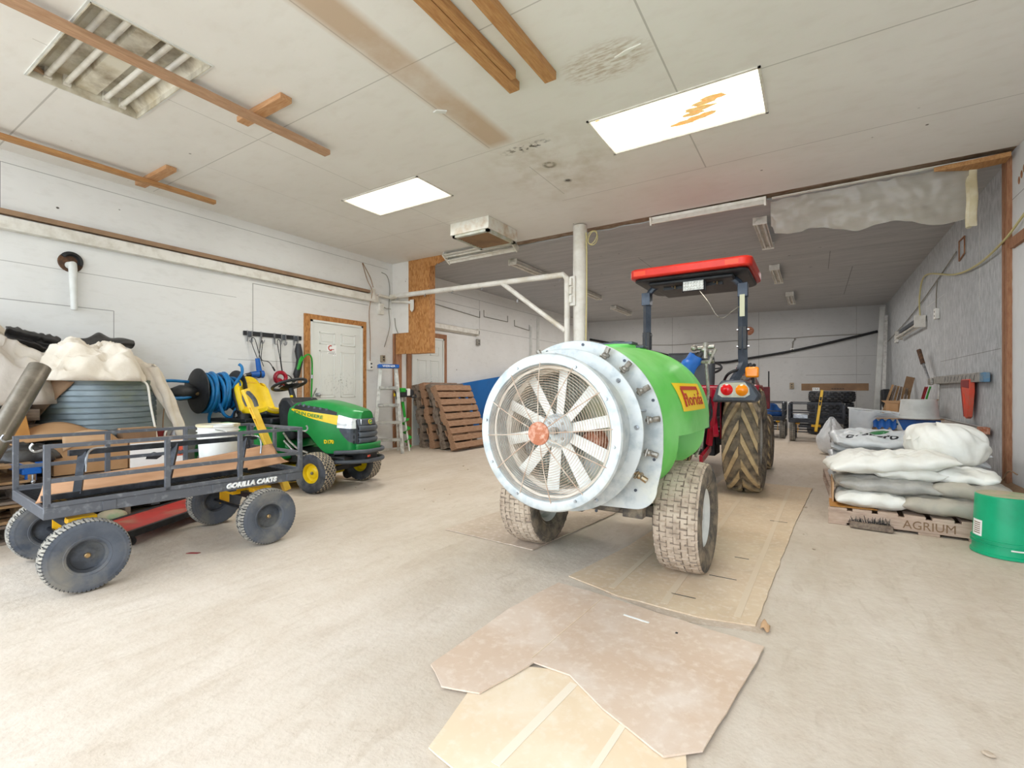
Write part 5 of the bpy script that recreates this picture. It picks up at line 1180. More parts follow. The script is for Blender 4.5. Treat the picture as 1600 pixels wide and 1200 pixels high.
b = MB(); b.lathe([(0, 0), (.07, 0), (.09, .26), (.098, .26), (.098, .285), (.085, .285), (.07, .02), (0, .02)], (0, 0, 0), (0, 0, 1), 32); b.build('pot_body', 'redclay', r)
# black tarp and vise
heap('black_tarp', 'black tarp lying on the pallets between the pipe and the boxes', 'poly', (-4.92, 1.08, .53), (.22, .20), .14, 21, 40, 40, .06, cat='tarp', fr=8) if True else None
r = thing('bench_vise', 'small blue bench vise behind the left end of the wagon', 'vise', (-4.62, 1.03, .41))
b = MB(); b.box(-.04, .04, -.05, .05, .05, .10); b.box(-.05, .05, -.10, -.04, .09, .125); b.box(-.05, .05, .03, .08, .09, .125); b.cyl((0, 0, 0), (0, 0, .06), .03); b.build('vise_body', 'blue', r, bevel=.006)
b = MB(); b.cyl((.05, 0, -.03), (.05, 0, .05), .007); b.ball((.05, 0, .0), .014, 10); b.build('clamp_screw', 'chrome', r)
# red creeper
r = thing('mechanics_creeper', 'low red mechanics creeper on casters under the wagon', 'creeper', (-4.27, 1.72, 0), math.radians(118))
b = MB(); b.box(-.58, .58, -.17, .17, .085, .10); b.build('deck', 'creeperred', r, bevel=.004)
for s_ in (1, -1): MB().box(-.62, .62, min(s_*.17, s_*.20), max(s_*.17, s_*.20), .06, .105).build('side_rail', 'black', r, bevel=.004)
MB().box(.42, .60, -.15, .15, .10, .135).build('headrest', 'creeperred', r, bevel=.015)
MB().box(-.6, .4, .2, .206, .045, .062).build('lower_trim', 'red', r)
for x, y in ((-.5, .17), (-.5, -.17), (.1, .19), (.1, -.19), (.55, .19), (.55, -.19)):
    b = MB(); b.cyl((x, y-.012, .028), (x, y+.012, .028), .026, seg=16); b.box(x-.01, x+.01, y-.014, y+.014, .03, .07); b.build('caster', 'black' if x < .5 else 'chrome', r)
for s_ in (1, -1):
    b = MB(); b.tube([(.12, s_*.205, .09), (.12, s_*.225, .085), (.12, s_*.23, .05), (.14, s_*.22, .045)], .007, 6, sm=3); b.build('hook', 'cartyellow', r)
for k, (x, y, a, lab) in enumerate(((-4.63, 1.20, .3, 'flat grey stone behind the red creeper, left of the two'), (-4.72, 1.52, .9, 'rounded grey stone behind the red creeper, right of the two'))):
    b = MB(); b.grid(lambda u, v_: (.10*math.sin(u*PI)*math.cos(v_*2*PI)*(1+.2*nz((v_*4, u*3, k))), .08*math.sin(u*PI)*math.sin(v_*2*PI), .04+.04*math.cos(u*PI)*(1+.2*k)), 12, 24, cv=True); b.build('stone', 'dust', loc=(x, y, .005), rot=(0, 0, a), label=lab, cat='stone', sharp=50)
# hose reel on the wall
r = thing('hose_reel', 'black hose reel with thick coils of blue hose on the left wall', 'hose reel', (-5.76, 2.66, 1.03))
b = MB(); b.lathe([(0, -.06), (.10, -.06), (.23, -.055), (.25, -.045), (.25, -.035), (.11, -.03), (.09, .0), (.09, .36), (0, .36)], (0, 0, 0), (0, 1, 0), 48); b.lathe([(.09, .36), (.24, .37), (.24, .38), (0, .38)], (0, 0, 0), (0, 1, 0), 48); b.build('drum', 'black', r)
b = MB(); b.lathe([(0, -.30), (.05, -.30), (.085, -.22), (.075, -.1), (.06, -.06), (0, -.06)], (0, 0, -.02), (0, 1, 0), 24); b.bar((-.0, -.1, .0), (-.28, -.02, .06), .06, .09); b.build('swivel_arm', 'black', r)
random.seed(9)
for L_ in range(3):
    for k in range(8 if L_ < 2 else 6):
        rr = .125+.036*L_; y = .0+.043*k+(.02 if L_ % 2 else 0); ph = random.random()*6; sag = .03+.02*random.random()
        pts = [((rr+.006*math.sin(3*a+ph))*math.cos(a)*1.0, y+.02*math.sin(a+ph), (rr+.01*math.sin(2*a+ph))*math.sin(a)-(sag if math.sin(a) < 0 else 0)*abs(math.sin(a))) for a in [2*PI*i/28 for i in range(28)]]
        b = MB(); b.tube(pts, .0175, 8, closed=True); b.build('hose_coil', 'hoseblue', r)
b = MB(); b.tube([(.02, -.05, -.03), (.06, -.18, -.07), (.08, -.34, -.07), (.05, -.44, .0), (0, -.42, .08), (-.05, -.30, .11), (-.08, -.1, .10)], .017, 8, sm=6); b.build('hose_loop', 'hoseblue', r)
b = MB(); b.tube([(.14, .24, .0), (.17, .30, .12), (.15, .36, .20), (.12, .375, .28), (.10, .35, .31)], .017, 8, sm=6); b.build('hose_end', 'hoseblue', r)
b = MB(); b.tube([(.10, .10, -.15), (.02, .07, -.28), (-.05, .12, -.42), (-.08, .16, -.50)], .017, 8, sm=6); b.tube([(.14, .12, -.14), (.15, .16, -.26), (.15, .24, -.30), (.14, .30, -.2)], .017, 8, sm=6); b.build('hose_tail', 'hoseblue', r)
b = MB(); b.cyl((.05, -.10, -.03), (.05, -.05, -.03), .022); b.build('hose_fitting', 'brass', r)
# tool rail and the tools on it
r = thing('tool_rail', 'black wall rail with silver hooks left of the white door', 'rail', (-6.068, 3.28, 1.73))
MB().box(0, .02, 0, .80, 0, .055).build('rail_bar', 'black', r, bevel=.003)
for y, wd in ((.07, .07), (.22, .02), (.40, .02), (.53, .07), (.71, .07)):
    b = MB(); b.box(.02, .03, y-wd/2, y-wd/2+.012, -.08, .06); b.box(.02, .03, y+wd/2-.012, y+wd/2, -.08, .06); b.tube([(.025, y, -.06), (.05, y, -.09), (.09, y, -.08), (.10, y, -.05)], .006, 6, sm=3)
    b.build('hook', 'chrome', r)
    if wd > .05: MB().box(.02, .034, y-.02, y+.02, -.02, .05).build('hook_plate', 'grille', r, bevel=.004)
r = thing('heat_gun', 'blue heat gun hanging by its cord from the wall rail', 'power tool', (-5.97, 3.42, 1.24))
b = MB(); b.tube([(0, .06, 0), (0, .0, .0), (0, -.10, -.01)], [.05, .045, .035], 16); b.tube([(0, .02, .0), (0, .0, .12), (0, -.01, .20)], [.035, .03, .028], 14); b.build('body', 'blue', r)
MB().cyl((0, -.10, -.01), (0, -.16, -.02), .03, .024).build('nozzle_collar', 'black', r); MB().cyl((0, .0, .0), (0, .014, .0), .052).build('motor_band', 'black', r)
MB().cyl((0, -.16, -.02), (0, -.20, -.03), .02, .016).build('nozzle', 'nickel', r)
b = MB(); b.tube([(0, -.01, .20), (-.03, -.05, .34), (-.05, -.06, .44), (-.03, -.03, .45), (0, .0, .30), (0, .03, .2), (.0, .07, .1)], .005, 6, sm=5); b.tube([(-.02, .02, .2), (-.05, .06, .4), (-.04, .08, .42), (-.02, .05, .25), (0, .05, .18), (0, .14, .16), (0, .20, .08)], .005, 6, sm=5); b.cyl((0, .19, .10), (0, .22, .05), .01); b.build('cord', 'cable', r)
r = thing('jigsaw', 'red jigsaw hanging by a black cord loop above the mower seat', 'power tool', (-5.97, 3.72, 1.20))
b = MB(); b.tube([V((0, .075*math.cos(a)+.0, .07*math.sin(a))) for a in [2*PI*i/20 for i in range(20)]], .026, 10, closed=True); b.bar((0, -.04, -.02), (0, .06, -.09), .05, .05); b.build('body', 'red', r, bevel=.006)
b = MB(); b.bar((0, -.02, -.12), (0, .13, -.02), .04, .012); b.tube([(0, .05, .05), (.0, .12, .03), (0, .17, -.03), (0, .16, -.08)], .006, 6, sm=4); b.tube([(0, .02, .07), (-.02, .005, .25), (-.04, -.02, .48), (-.04, .02, .48), (-.02, .015, .25), (0, .03, .07)], .005, 6, sm=4); b.build('shoe_and_cord', 'cable', r)
r = thing('reciprocating_saw', 'black and green saw hanging at the right end of the wall rail', 'power tool', (-5.97, 3.98, 1.35))
b = MB(); b.tube([(0, .0, .32), (.0, .0, .22), (0, .02, .1), (0, .0, 0), (0, -.03, -.10), (0, -.03, -.16)], [.03, .05, .045, .04, .045, .025], 12); b.tube([(0, -.03, -.16), (0, -.08, -.20)], .02, 8); b.build('body', 'black', r)
b = MB(); b.tube([(.03, .02, .15), (.04, -.01, .05), (.03, -.03, -.03)], .02, 8); b.build('green_grip', 'green2', r)
MB().bar((0, -.02, -.18), (0, -.03, -.28), .004, .02).build('blade', 'chrome', r)
r = thing('green_hose', 'thin green air hose hanging beside the door frame', 'hose', (-5.95, 4.02, 1.35))
b = MB(); b.tube([(0, -.08, -.08), (.03, -.02, .10), (.02, .08, .18), (.0, .15, .12), (-.02, .17, -.1), (-.02, .16, -.35), (-.03, .15, -.6)], .011, 8, sm=6); b.build('hose_line', 'green2', r)
MB().cyl((-.02, .17, -.10), (-.02, .168, -.15), .014).build('hose_coupling', 'chrome', r)
MB().box(0, .03, 0, .06, 0, 1.1).build('wall_batten', 'woodpine', loc=(-6.068, 4.02, .3), label='tan wooden batten on the wall left of the white door frame', cat='board')
# round hole with white pipe
r = thing('vent_hole', 'round dark hole in the left wall with a white pipe coming out', 'hole', (XL+.002, 1.63, 2.27))
M['holebrown'] = mat('brown_cut_plywood', '4b3628', .9, col2='6a4a33', scale=20)
b = MB(); b.lathe([(0, -.0), (.085, .0), (.095, .004), (.088, .012), (.0, .004)], (0, 0, 0), (1, 0, 0), 32); b.build('hole_rim', 'holebrown', r)
b = MB(); b.lathe([(.05, .012), (.085, .014), (.09, .03), (.06, .05)], (0, 0, .01), (1, 0, 0), 32, a0=-.4, a1=2.6); b.build('metal_flap', 'black', r)
b = MB(); b.tube([(-.0, -.01, -.03), (.06, .0, -.03), (.07, 0, -.07), (.07, .01, -.46)], [.035, .035, .033, .026], 16); b.build('pvc_pipe', 'offwhite', r)
# ladder
r = thing('step_ladder', 'aluminium step ladder with blue top cap beside the white door', 'ladder', (-5.70, 5.36, .0), math.radians(54))
# local x across the ladder, +y to the back
hh = 1.44; fl = [(-.23, -.03), (.23, -.03)]
for sx in (-1, 1):
    b = MB(); b.bar((sx*.225, -.0, 0), (sx*.12, .0, hh-.05), .03, .05, up=(1, 0, 0)); b.build('front_rail', 'aluwh', r)
    b = MB(); b.bar((sx*.20, .30, 0), (sx*.11, .06, hh-.05), .02, .035, up=(1, 0, 0)); b.build('rear_rail', 'aluwh', r)
    for z in (.5, 1.0):
        b = MB(); b.bar((sx*(.215-.07*z/hh), .01, z), (sx*(.2-.07*z/hh), .28-.16*z/hh, z-.06), .012, .006); b.build('spreader', 'alu', r)
    MB().bar((sx*.21, -.02, .0), (sx*.17, -.0, .26), .02, .006).build('foot_brace', 'alu', r)
for k in range(4):
    z = .27+.275*k; w_ = .225-.105*z/hh; b = MB(); b.box(-w_, w_, -.055, .035, z-.045, z); b.build('step', 'alu', r, bevel=.003)
    b = MB(); b.bar((-w_*.85, .28-.2*z/hh, z-.05), (w_*.85, .28-.2*z/hh, z-.05), .012, .02); b.bar((w_*.7, .0, z-.02), (w_*.4, 0, z-.08), .01, .006); b.build('rear_brace', 'alu', r)
b = MB(); b.box(-.16, .16, -.07, .12, hh-.06, hh); b.build('top_cap', 'blue', r, bevel=.01)
text('cap_lettering', 'WERNER', .04, plane_fn((0, -.0715, hh-.03), (1, 0, 0), (0, 0, 1)), 'whitepr', r, .001, bold=.001, sx=1.2)
# auger
r = thing('earth_auger', 'green earth auger with black engine head standing right of the ladder', 'auger', (-5.70, 5.70, .01))
b = MB(); b.tube([(.04, .09, 0), (-.01, -.04, .92)], .016, 10); b.build('shaft', 'whitepl', r)
b = MB()
def hel(u, v_): 
    a = u*2*PI*3.2; z = .08+.48*u; rr = .016+(.055*min(1, .4+u*2))*v_; return (rr*math.cos(a)+.04-.055*z, rr*math.sin(a)+.09-.14*z, z)
b.grid(hel, 90, 3); b.build('auger_flight', 'green2', r, solid=.005, sharp=60)
b = MB(); b.cyl((.01, .01, .58), (-.005, -.028, .84), .02, .025); b.build('upper_shaft', 'green2', r)
b = MB(); b.cyl((-.01, -.03, .84), (-.01, -.04, .92), .06, .05, 16); b.ball((-.01, -.1, .93), .045, 10); b.build('gear_housing', 'nickel', r)
b = MB(); b.box(-.09, .06, -.12, .10, .91, 1.03); b.cyl((-.05, .12, .98), (.06, .12, .98), .06); b.build('engine', 'black', r, bevel=.015)
b = MB(); b.box(-.03, .08, -.14, -.03, .99, 1.06); b.build('engine_cover', 'green2', r, bevel=.01)
MB().box(.0, .08, .01, .07, .93, 1.05).build('fuel_tank', 'whitepl', r, bevel=.01)
b = MB(); b.tube([(0, -.05, .93), (.05, -.2, .88), (.05, -.22, .95), (.0, -.2, 1.0)], .012, 8, sm=3); b.tube([(0, .05, .93), (.05, .22, .90), (.0, .26, .95)], .012, 8, sm=3); b.build('handles', 'black', r)
MB().cyl((0, -.2, .97), (.02, -.22, .93), .02).build('throttle', 'jdyellow', r)
# pallets leaning against the left wall
def lean(label, x, y1, w, a, m, nb=9, L=1.16, yaw=0):
    ex = V((-math.cos(a), 0, math.sin(a))); ey = V((0, -1, 0)); ez = ex.cross(ey)
    mt = Matrix((ex, ey, ez)).transposed(); mt = Matrix.Rotation(yaw, 3, 'Z') @ mt
    return pallet('pallet', label, (x, y1, .01), mt.to_euler(), L, w, .13, m, nb=nb, gap=.32)
lean('brown slatted pallet leaning in front of the other leaning pallets', -5.13, 7.20, .98, math.radians(66), 'palletfresh')
lean('weathered grey pallet leaning directly behind the front brown pallet', -5.38, 7.15, .90, math.radians(72), 'palletgrey', 8)
lean('brown pallet leaning third from the front against the left wall', -5.60, 7.14, .92, math.radians(76), 'palletfresh', 8)
lean('dark pallet leaning rearmost against the left wall', -5.80, 7.10, .92, math.radians(80), 'palletgrey', 8, 1.12)
b = MB(); b.prism([(7.22, .02), (10.6, .02), (10.6, 1.56), (8.9, 1.33), (7.22, 1.13)], -.02, .02, 'YZ'); b.build('blue_sheet', 'bluesheet', loc=(-5.93, 0, .0), rot=(0, math.radians(0), 0), label='large plain blue sheet standing along the left wall behind the pallets', cat='sheet')
r = thing('spare_tyre', 'big black tyre leaning against the blue sheet left of the sprayer fan', 'tyre', (-4.96, 8.35, 0))
tyre('tyre_body', r, (0, 0, .44), (.9, .25, .2), .44, .24, .22, 'chev', ['rubber', 'rubber', 'rubber'], .02, 340, 28, 'rubber', .9)
# ---------------------------------------------------------------- right side: pallet with sacks
from mathutils.bvhtree import BVHTree
pa = pallet('pallet', 'dusty pinkish stencilled pallet under the front stack of sacks', (.09, 4.50, .001), (0, 0, math.radians(-2)), 1.2, 1.0, .13, 'palletpink', nb=8, notch=False)
text('stencil_lettering', 'AGRIUM', .085, plane_fn((.60, -.0015, .062), (1, 0, 0), (0, 0, 1)), 'carddk', pa, .001, sx=.92)
pallet('pallet', 'dusty pallet under the printed white sacks, behind the stencilled pallet', (.12, 5.60, .001), (0, 0, math.radians(2)), 1.15, 1.1, .12, 'palletpink', nb=8)
pallet('pallet', 'rear pallet on the right under the boxes and upturned grey tub', (.30, 7.0, .001), (0, 0, 0), 1.1, 1.1, .12, 'palletgrey', nb=8)
def printed(o, body, size, x, y, rz=0, m='ink', sx=1.2):
    me = o.data; bv = BVHTree.FromPolygons([v.co.copy() for v in me.vertices], [tuple(p.vertices) for p in me.polygons])
    def fn(u, v_, w_):
        X = x + u*math.cos(rz) - v_*math.sin(rz); Y = y + u*math.sin(rz) + v_*math.cos(rz)
        h = bv.ray_cast(V((X, Y, 1)), V((0, 0, -1))); z = h[0].z if h[0] else 0
        return (X, Y, z+.0015+w_)
    return text('printed_lettering', body, size, fn, m, o, .001, bold=size*.02, sx=sx, cut=.02, shear=.25)
B = bag
B('sack', 'low white sack at the left front corner of the stencilled pallet', 'sack', (.38, 4.72, .195), (.50, .46, .13), .02, seed=1)
B('sack', 'low dusty grey sack at the front of the pallet behind the green bucket', 'sackdust', (.84, 4.70, .20), (.62, .48, .14), -.02, seed=2)
B('sack', 'shiny grey sack in the second layer above the low white sack', 'sackgrey', (.47, 4.76, .31), (.68, .46, .13), .03, seed=3)
o = B('sack', 'dusty sack directly left of the green bucket, second layer', 'sackdust', (.95, 4.76, .32), (.44, .46, .13), -.05, seed=4)
B('sack', 'white sack in the third layer, its pointed end towards the left', 'sack', (.60, 4.80, .405), (.46, .44, .10), .05, seed=5)
B('sack', 'white sack with pinched right end below the big open sack', 'sack', (.92, 4.82, .40), (.42, .44, .11), -.16, seed=6)
B('sack', 'long cream sack draped across the top front of the stack, left end hanging', 'sack', (.48, 4.78, .475), (.82, .50, .14), .14, (0, -.10), seed=7, wr=.03)
for k, (x, y, z, m, lab) in enumerate(((.42, 5.22, .20, 'sackdust', 'dusty sack at the back left of the stencilled pallet, bottom layer'), (.95, 5.24, .20, 'sackdust', 'dusty sack at the back right of the stencilled pallet, bottom layer'),
        (.42, 5.22, .32, 'sack', 'white sack at the back left of the stencilled pallet, second layer'), (.98, 5.24, .33, 'sack', 'white sack under the big open sack, second layer'), (.44, 5.25, .44, 'sack', 'cream creased sack between the draped sack and the printed sacks'))):
    B('sack', lab, m, (x if x < .9 else .84, y, z), (.52, .48, .13), .05*k-.1, seed=20+k)
# big half full open sack with its neck folded
def fullsack(name, label, m, c, R, H_, seed, rot=0, lean_=(0, 0), peak=False, cat='sack'):
    b = MB()
    def P(u, v_):
        a = 2*PI*v_; ca, sa = math.cos(a), math.sin(a); th = u*PI
        z = H_*(1-math.cos(th))/2; r_ = max(0, math.sin(th))**.55
        if peak and u > .5: r_ *= 1-.62*smoothstep(.5, .95, u); z += .12*smoothstep(.6, 1, u)
        n1 = nz((ca*1.4+seed, sa*1.4, z*5)); n2 = abs(nz((ca*2.5, sa*2.5+seed, z*9+seed))); n3 = abs(nz((a*3.0, z*3, seed)))
        k = 1+.10*n1+.10*n2 - .06*n3
        x, y = R[0]*r_*ca*k, R[1]*r_*sa*k; t_ = z/H_
        fd_ = .5-2.2*abs(nz((ca*3+z*4, sa*3-z*5, seed+6))); x += ca*.014*fd_*math.sin(th); y += sa*.014*fd_*math.sin(th); z += .012*fd_*math.sin(th)*t_
        return (x+lean_[0]*t_*t_, y+lean_[1]*t_*t_, z+.03*n2*t_-.03*abs(n1)*t_)
    b.grid(P, 56, 72, cv=True)
    bmesh.ops.remove_doubles(b.bm, verts=b.bm.verts[:], dist=.001)
    return b.build(name, m, None, loc=c, rot=(0, 0, rot), sharp=180, label=label, cat=cat)
o = fullsack('open_sack', 'big bulging white woven sack with folded neck on top at the right', 'sack', (.90, 5.08, .44), (.25, .24), .33, 3, .2, (-.08, .0), )
b = MB(); b.grid(lambda u, v_: (-.27+.16*u+.02*math.sin(v_*9), -.13+.20*v_, .20+.06*math.sin(u*3)+.03*abs(nz((u*5, v_*5, 2)))), 14, 14); b.build('sack_flap', 'sack', o, sharp=180, solid=.004)
o = B('sack', 'grey white sack slumped behind the big open sack against the wall', 'sackblue', (.95, 5.68, .52), (.42, .45, .24), .4, (.1, .1), seed=31, wr=.04)
# printed white sacks on the second pallet
for k in range(4):
    B('sack', ('bottom', 'second', 'third', 'fourth')[k]+' glossy white sack in the left column of printed sacks', 'sackblue', (.45+.02*(k % 2), 6.02+.02*k, .175+.096*k), (.66, .58, .115), (-1)**k*.05, seed=40+k)
    B('sack', ('bottom', 'second', 'third', 'fourth')[k]+' glossy white sack in the right column of printed sacks', 'sackblue', (1.02, 6.05, .175+.096*k), (.60, .58, .115), .04, seed=50+k)
o = B('sack', 'topmost printed white sack with green emblem and black script', 'sackblue', (.50, 5.95, .55), (.74, .62, .13), .10, (.10, 0), seed=60, wr=.03)
printed(o, 'Evergro', .11, -.06, -.16, 0); [printed(o, 'HH', .05, .12+.09*q_, .08-.02*q_, -.2, 'ink') for q_ in range(2)]
me = o.data
b = MB(); bv = BVHTree.FromPolygons([v.co.copy() for v in me.vertices], [tuple(p.vertices) for p in me.polygons])
def onbag(x, y): h = bv.ray_cast(V((x, y, 1)), V((0, 0, -1))); return (x, y, (h[0].z if h[0] else 0)+.002)
b.grid(lambda u, v_: onbag(-.13+.20*u+.06*v_, -.06+.09*v_-.04*u), 12, 8); b.build('green_emblem', 'inkgreen', o, sharp=180)
o = B('sack', 'printed white sack lying behind the topmost green emblem sack', 'sackblue', (.86, 6.10, .56), (.60, .55, .12), -.25, (.05, 0), seed=61); printed(o, 'Evergro', .10, -.05, -.12, 0)
o = B('sack', 'printed white sack slipping down the left front of the column', 'sackblue', (.30, 5.72, .30), (.36, .5, .10), .2, (.15, .1), seed=62); printed(o, 'Evergro', .08, 0, -.1, .2)
fullsack('white_sack', 'pale grey sack with a peaked top standing alone on the floor by the carts', 'sackblue', (.26, 9.28, .005), (.24, .22), .46, 12, .3, (-.02, 0), peak=True)
# rear pallet: boxes, wrapping, tub
facebox('cardboard_box', 'brown carton at the lower left of the rear pallet', (.55, 7.55, .125), 0, (.42, .5, .36), 'carddk')
facebox('cardboard_box', 'brown carton under the blue and white box', (1.02, 7.55, .125), 0, (.46, .5, .43), 'card')
r = facebox('product_carton', 'blue and white printed carton under the upturned grey tub', (1.0, 7.52, .56), 0, (.46, .40, .13), 'whitepl', tape=False)
b = MB(); b.prism([(-.11, .002), (.23, .002), (.23, .128), (-.16, .128)], -.2025, -.2005, 'XZ'); b.build('blue_print', 'blue', r)
b = MB(); b.prism([(-.175+.022*math.cos(a), .07+.014*math.sin(a)) for a in [2*PI*i/20 for i in range(20)]], -.2025, -.2005, 'XZ'); b.build('oval_logo', 'hoseblue', r)
facebox('cardboard_sheet', 'flat brown cardboard lid between the carton and the grey tub', (.92, 7.48, .692), .03, (.66, .42, .010), 'cardlt', tape=False, cat='cardboard')
b = MB(); b.grid(lambda u, v_: (.36+.50*u, 7.25+.03*math.sin(u*8)+.25*v_*.3, .80-.05*u-.34*v_*(1-.75*smoothstep(.3, .6, u))+.02*nz((u*7, v_*5, 3))), 34, 20); b.build('plastic_wrap', 'sackblue', label='white plastic wrapping hanging over the left of the rear cartons', cat='plastic sheet', sharp=180, solid=.012)
b = MB(); b.grid(lambda u, v_: (.36+.52*u, 7.27+.35*v_, .81-.05*u+.015*nz((u*7, v_*5, 8))), 20, 12); b.build('plastic_wrap', 'sackblue', label='flat white plastic film lying on top of the rear cartons', cat='plastic sheet', sharp=180, solid=.01)
r = bucket('grey_tub', 'pale grey round tub turned upside down on the cartons at the right', (1.0, 7.45, .705), .165, .185, .225, 'offwhite', ribs=0)
r.location = (1.03, 7.30, .705+.225); r.rotation_euler = (PI, 0, 0)
b = MB(); b.grid(lambda u, v_: (.60+.22*u, 7.28-.05*v_, .68-.1*v_+.02*math.sin(u*20)), 16, 5); b.build('blue_wrapping', 'blue', label='crumpled blue wrapping sticking out left of the blue and white carton', cat='wrapping', sharp=180, solid=.006)
# green bucket, upside down
r = bucket('green_bucket', 'green plastic bucket standing upside down at the right edge', (0, 0, 0), .150, .166, .375, 'bucketgreen', ribs=2)
r.location = (1.035, 4.26, .378); r.rotation_euler = (PI, 0, math.radians(200))
b = MB(); b.lathe([(0, -.0012), (.143, -.0012), (.146, .0)], (0, 0, 0), (0, 0, 1), 48); b.build('dusty_base', 'dust', r)
b = MB(); a0 = math.radians(200-222)
b.lathe([(.1596, .19), (.1655-.0005, .275)], (0, 0, 0), (0, 0, 1), 12, a0=math.radians(-50), a1=math.radians(-14)) if False else None
def wrap(t0, t1, z0, z1, name, m, off=.0012):
    b = MB(); R_ = lambda z: .150+.016*z/.375
    b.grid(lambda u, v_: ((R_(z0+(z1-z0)*v_)+off)*math.cos(t0+(t1-t0)*u), (R_(z0+(z1-z0)*v_)+off)*math.sin(t0+(t1-t0)*u), z0+(z1-z0)*v_), 12, 4); return b.build(name, m, r, sharp=180)
# local angles: the bucket is flipped about x and turned 200 deg, so a world bearing w is local -(w-200)
lw = lambda wdeg: -math.radians(wdeg-200)
wrap(lw(212), lw(182), .165, .265, 'label', 'whitepr')
for k in range(6): wrap(lw(208), lw(188), .18+.013*k, .186+.013*k, 'label_print', 'carddk', .0018)
b = MB(); b.tube([(.172*math.cos(lw(w)), .172*math.sin(lw(w)), .315-.0*(w-265)) for w in range(262, 350, 8)], .005, 8); b.build('bail', 'whitepl', r)
# broom head and scraps
r = thing('broom_head', 'push broom head with black bristles lying in front of the stencilled pallet', 'broom', (.355, 4.44, .0), math.radians(-6))
MB().box(-.13, .13, -.03, .03, .005, .045).build('block', 'palletgrey', r, bevel=.006)
b = MB(); random.seed(3)
for i in range(150): x = random.uniform(-.14, .12); y = random.uniform(.025, .035); b.bar((x, .02, random.uniform(.015, .05)), (x+random.uniform(-.02, .01), .02+random.uniform(.03, .055), random.uniform(.02, .10)), .0022, .0022)
b.build('bristles', 'black', r)
r = thing('cardboard_scrap', 'bent cardboard piece at the left end of the stencilled pallet', 'cardboard', (.14, 4.50, .135)); MB().prism([(-.04, 0), (.26, .02), (.12, .28), (-.04, .3)], 0, .006).build('sheet', 'cardor', r)
r = thing('cardboard_scrap', 'upright cardboard panel left of the front sacks', 'cardboard', (.13, 4.66, .14)); MB().box(-.01, .0, -.0, .42, 0, .16).build('sheet', 'cardlt', r)
b = MB(); b.grid(lambda u, v_: (1.14+.352*v_, 4.35+2.9*u, .012+.20*v_**1.3*smoothstep(0, .12, u)+.03*nz((u*9, v_*3, 5))*(1-abs(2*v_-1))+.025*abs(nz((u*5, v_*2, 8)))*v_*(1-v_)*4), 70, 14)
b.build('brown_tarp', 'kraft', label='dusty brown tarp piled along the foot of the right wall', cat='tarp', sharp=180)
b = MB(); b.tube([(1.46, 5.75, .32), (1.42, 5.80, .34), (1.40, 5.9, .25), (1.36, 5.95, .18), (1.33, 5.7, .16)], .006, 8, sm=5); b.build('tan_cord', 'kraft', label='tan cord end curling up at the foot of the brown wall stud', cat='cord')
# ---------------------------------------------------------------- things on the right wall
r = thing('spirit_level', 'long grey aluminium bar on the right wall with a blue end', 'bar', (1.44, 6.62, 1.125))
MB().box(0, .045, .05, 2.42, 0, .10).build('bar_body', 'alu', r, bevel=.003); MB().box(-.003, .048, 0, .14, -.003, .095).build('blue_end', 'dullblue', r, bevel=.006)
b = MB()
for i in range(9): b.obox((-.001, .35+.17*i, .05), (.002, .008, .07), (math.radians(35), 0, 0))
b.build('grip_slots', 'grille', r)
r = thing('orange_blade_case', 'long tapered orange red blade case hanging on the right wall', 'tool case', (1.43, 7.28, .72))
b = MB(); b.prism([(-.17, .44), (.17, .44), (.18, .36), (.05, .02), (-.03, .0), (-.08, .02), (-.18, .30)], -.0, .045, 'YZ'); b.build('case', 'orangew', r, bevel=.006)
b = MB(); b.prism([(-.165, .43), (.165, .43), (.17, .36), (-.16, .34)], -.006, .0, 'YZ'); b.prism([(.17, .37), (.18, .35), (.055, .02), (.04, .02)], -.004, .0, 'YZ'); b.build('dark_trim', 'redclay', r)
MB().prism([(.00, .16), (.05, .2), (.06, .28), (.02, .24)], -.003, .0, 'YZ').build('bright_patch', 'orangeref', r)
r = thing('metal_channel', 'long white metal channel lying along the right wall above the sacks', 'channel', (1.42, 6.62, .60))
b = MB(); b.box(0, .005, 0, 2.6, 0, .06); b.box(0, .06, 0, 2.6, 0, .005); b.box(0, .06, 0, 2.6, .055, .06); b.build('channel', 'aluwh', r); MB().box(-.004, .062, -.02, .12, -.004, .064).build('rusty_end', 'rust', r)
r = thing('loppers', 'garden loppers with dark handles stuck up behind the grey bar', 'loppers', (1.42, 9.15, 1.16))
for s_ in (0, 1):
    b = MB(); b.tube([(0, .02*s_, 0), (-.02, .12+.06*s_, .14), (-.03, .30+.10*s_, .28)], .012, 8); b.build('steel_arm', 'chrome', r)
    b = MB(); b.tube([(-.03, .30+.10*s_, .28), (-.04, .55+.12*s_, .50)], .022, 10); b.build('handle_grip', 'holebrown', r)
MB().box(-.02, .02, -.12, .05, -.05, .05).build('jaw', 'nickel', r, bevel=.01)
for k, (m_, dy, dx) in enumerate((('redclay', 0, 0), ('red', .08, .02), ('green2', -.08, .01), ('redclay', .15, .03))):
    b = MB(); b.tube([(1.42-dx, 9.15+dy, 1.08), (1.40-dx, 9.3+dy, .9), (1.38-dx, 9.2+dy*1.6, .78), (1.40-dx, 9.5+dy, .66)], .011, 6, sm=4)
    b.build('strap', m_, label=('dark red', 'bright red', 'green', 'long rearmost red')[k]+' strap hanging in the bundle under the loppers', cat='strap')
b = MB(); b.tube([(1.47, 8.85, 1.12), (1.46, 8.84, .8), (1.46, 8.9, .62)], .012, 8); b.build('white_pole', 'aluwh', label='thin white vertical strip under the loppers on the right wall', cat='strip')
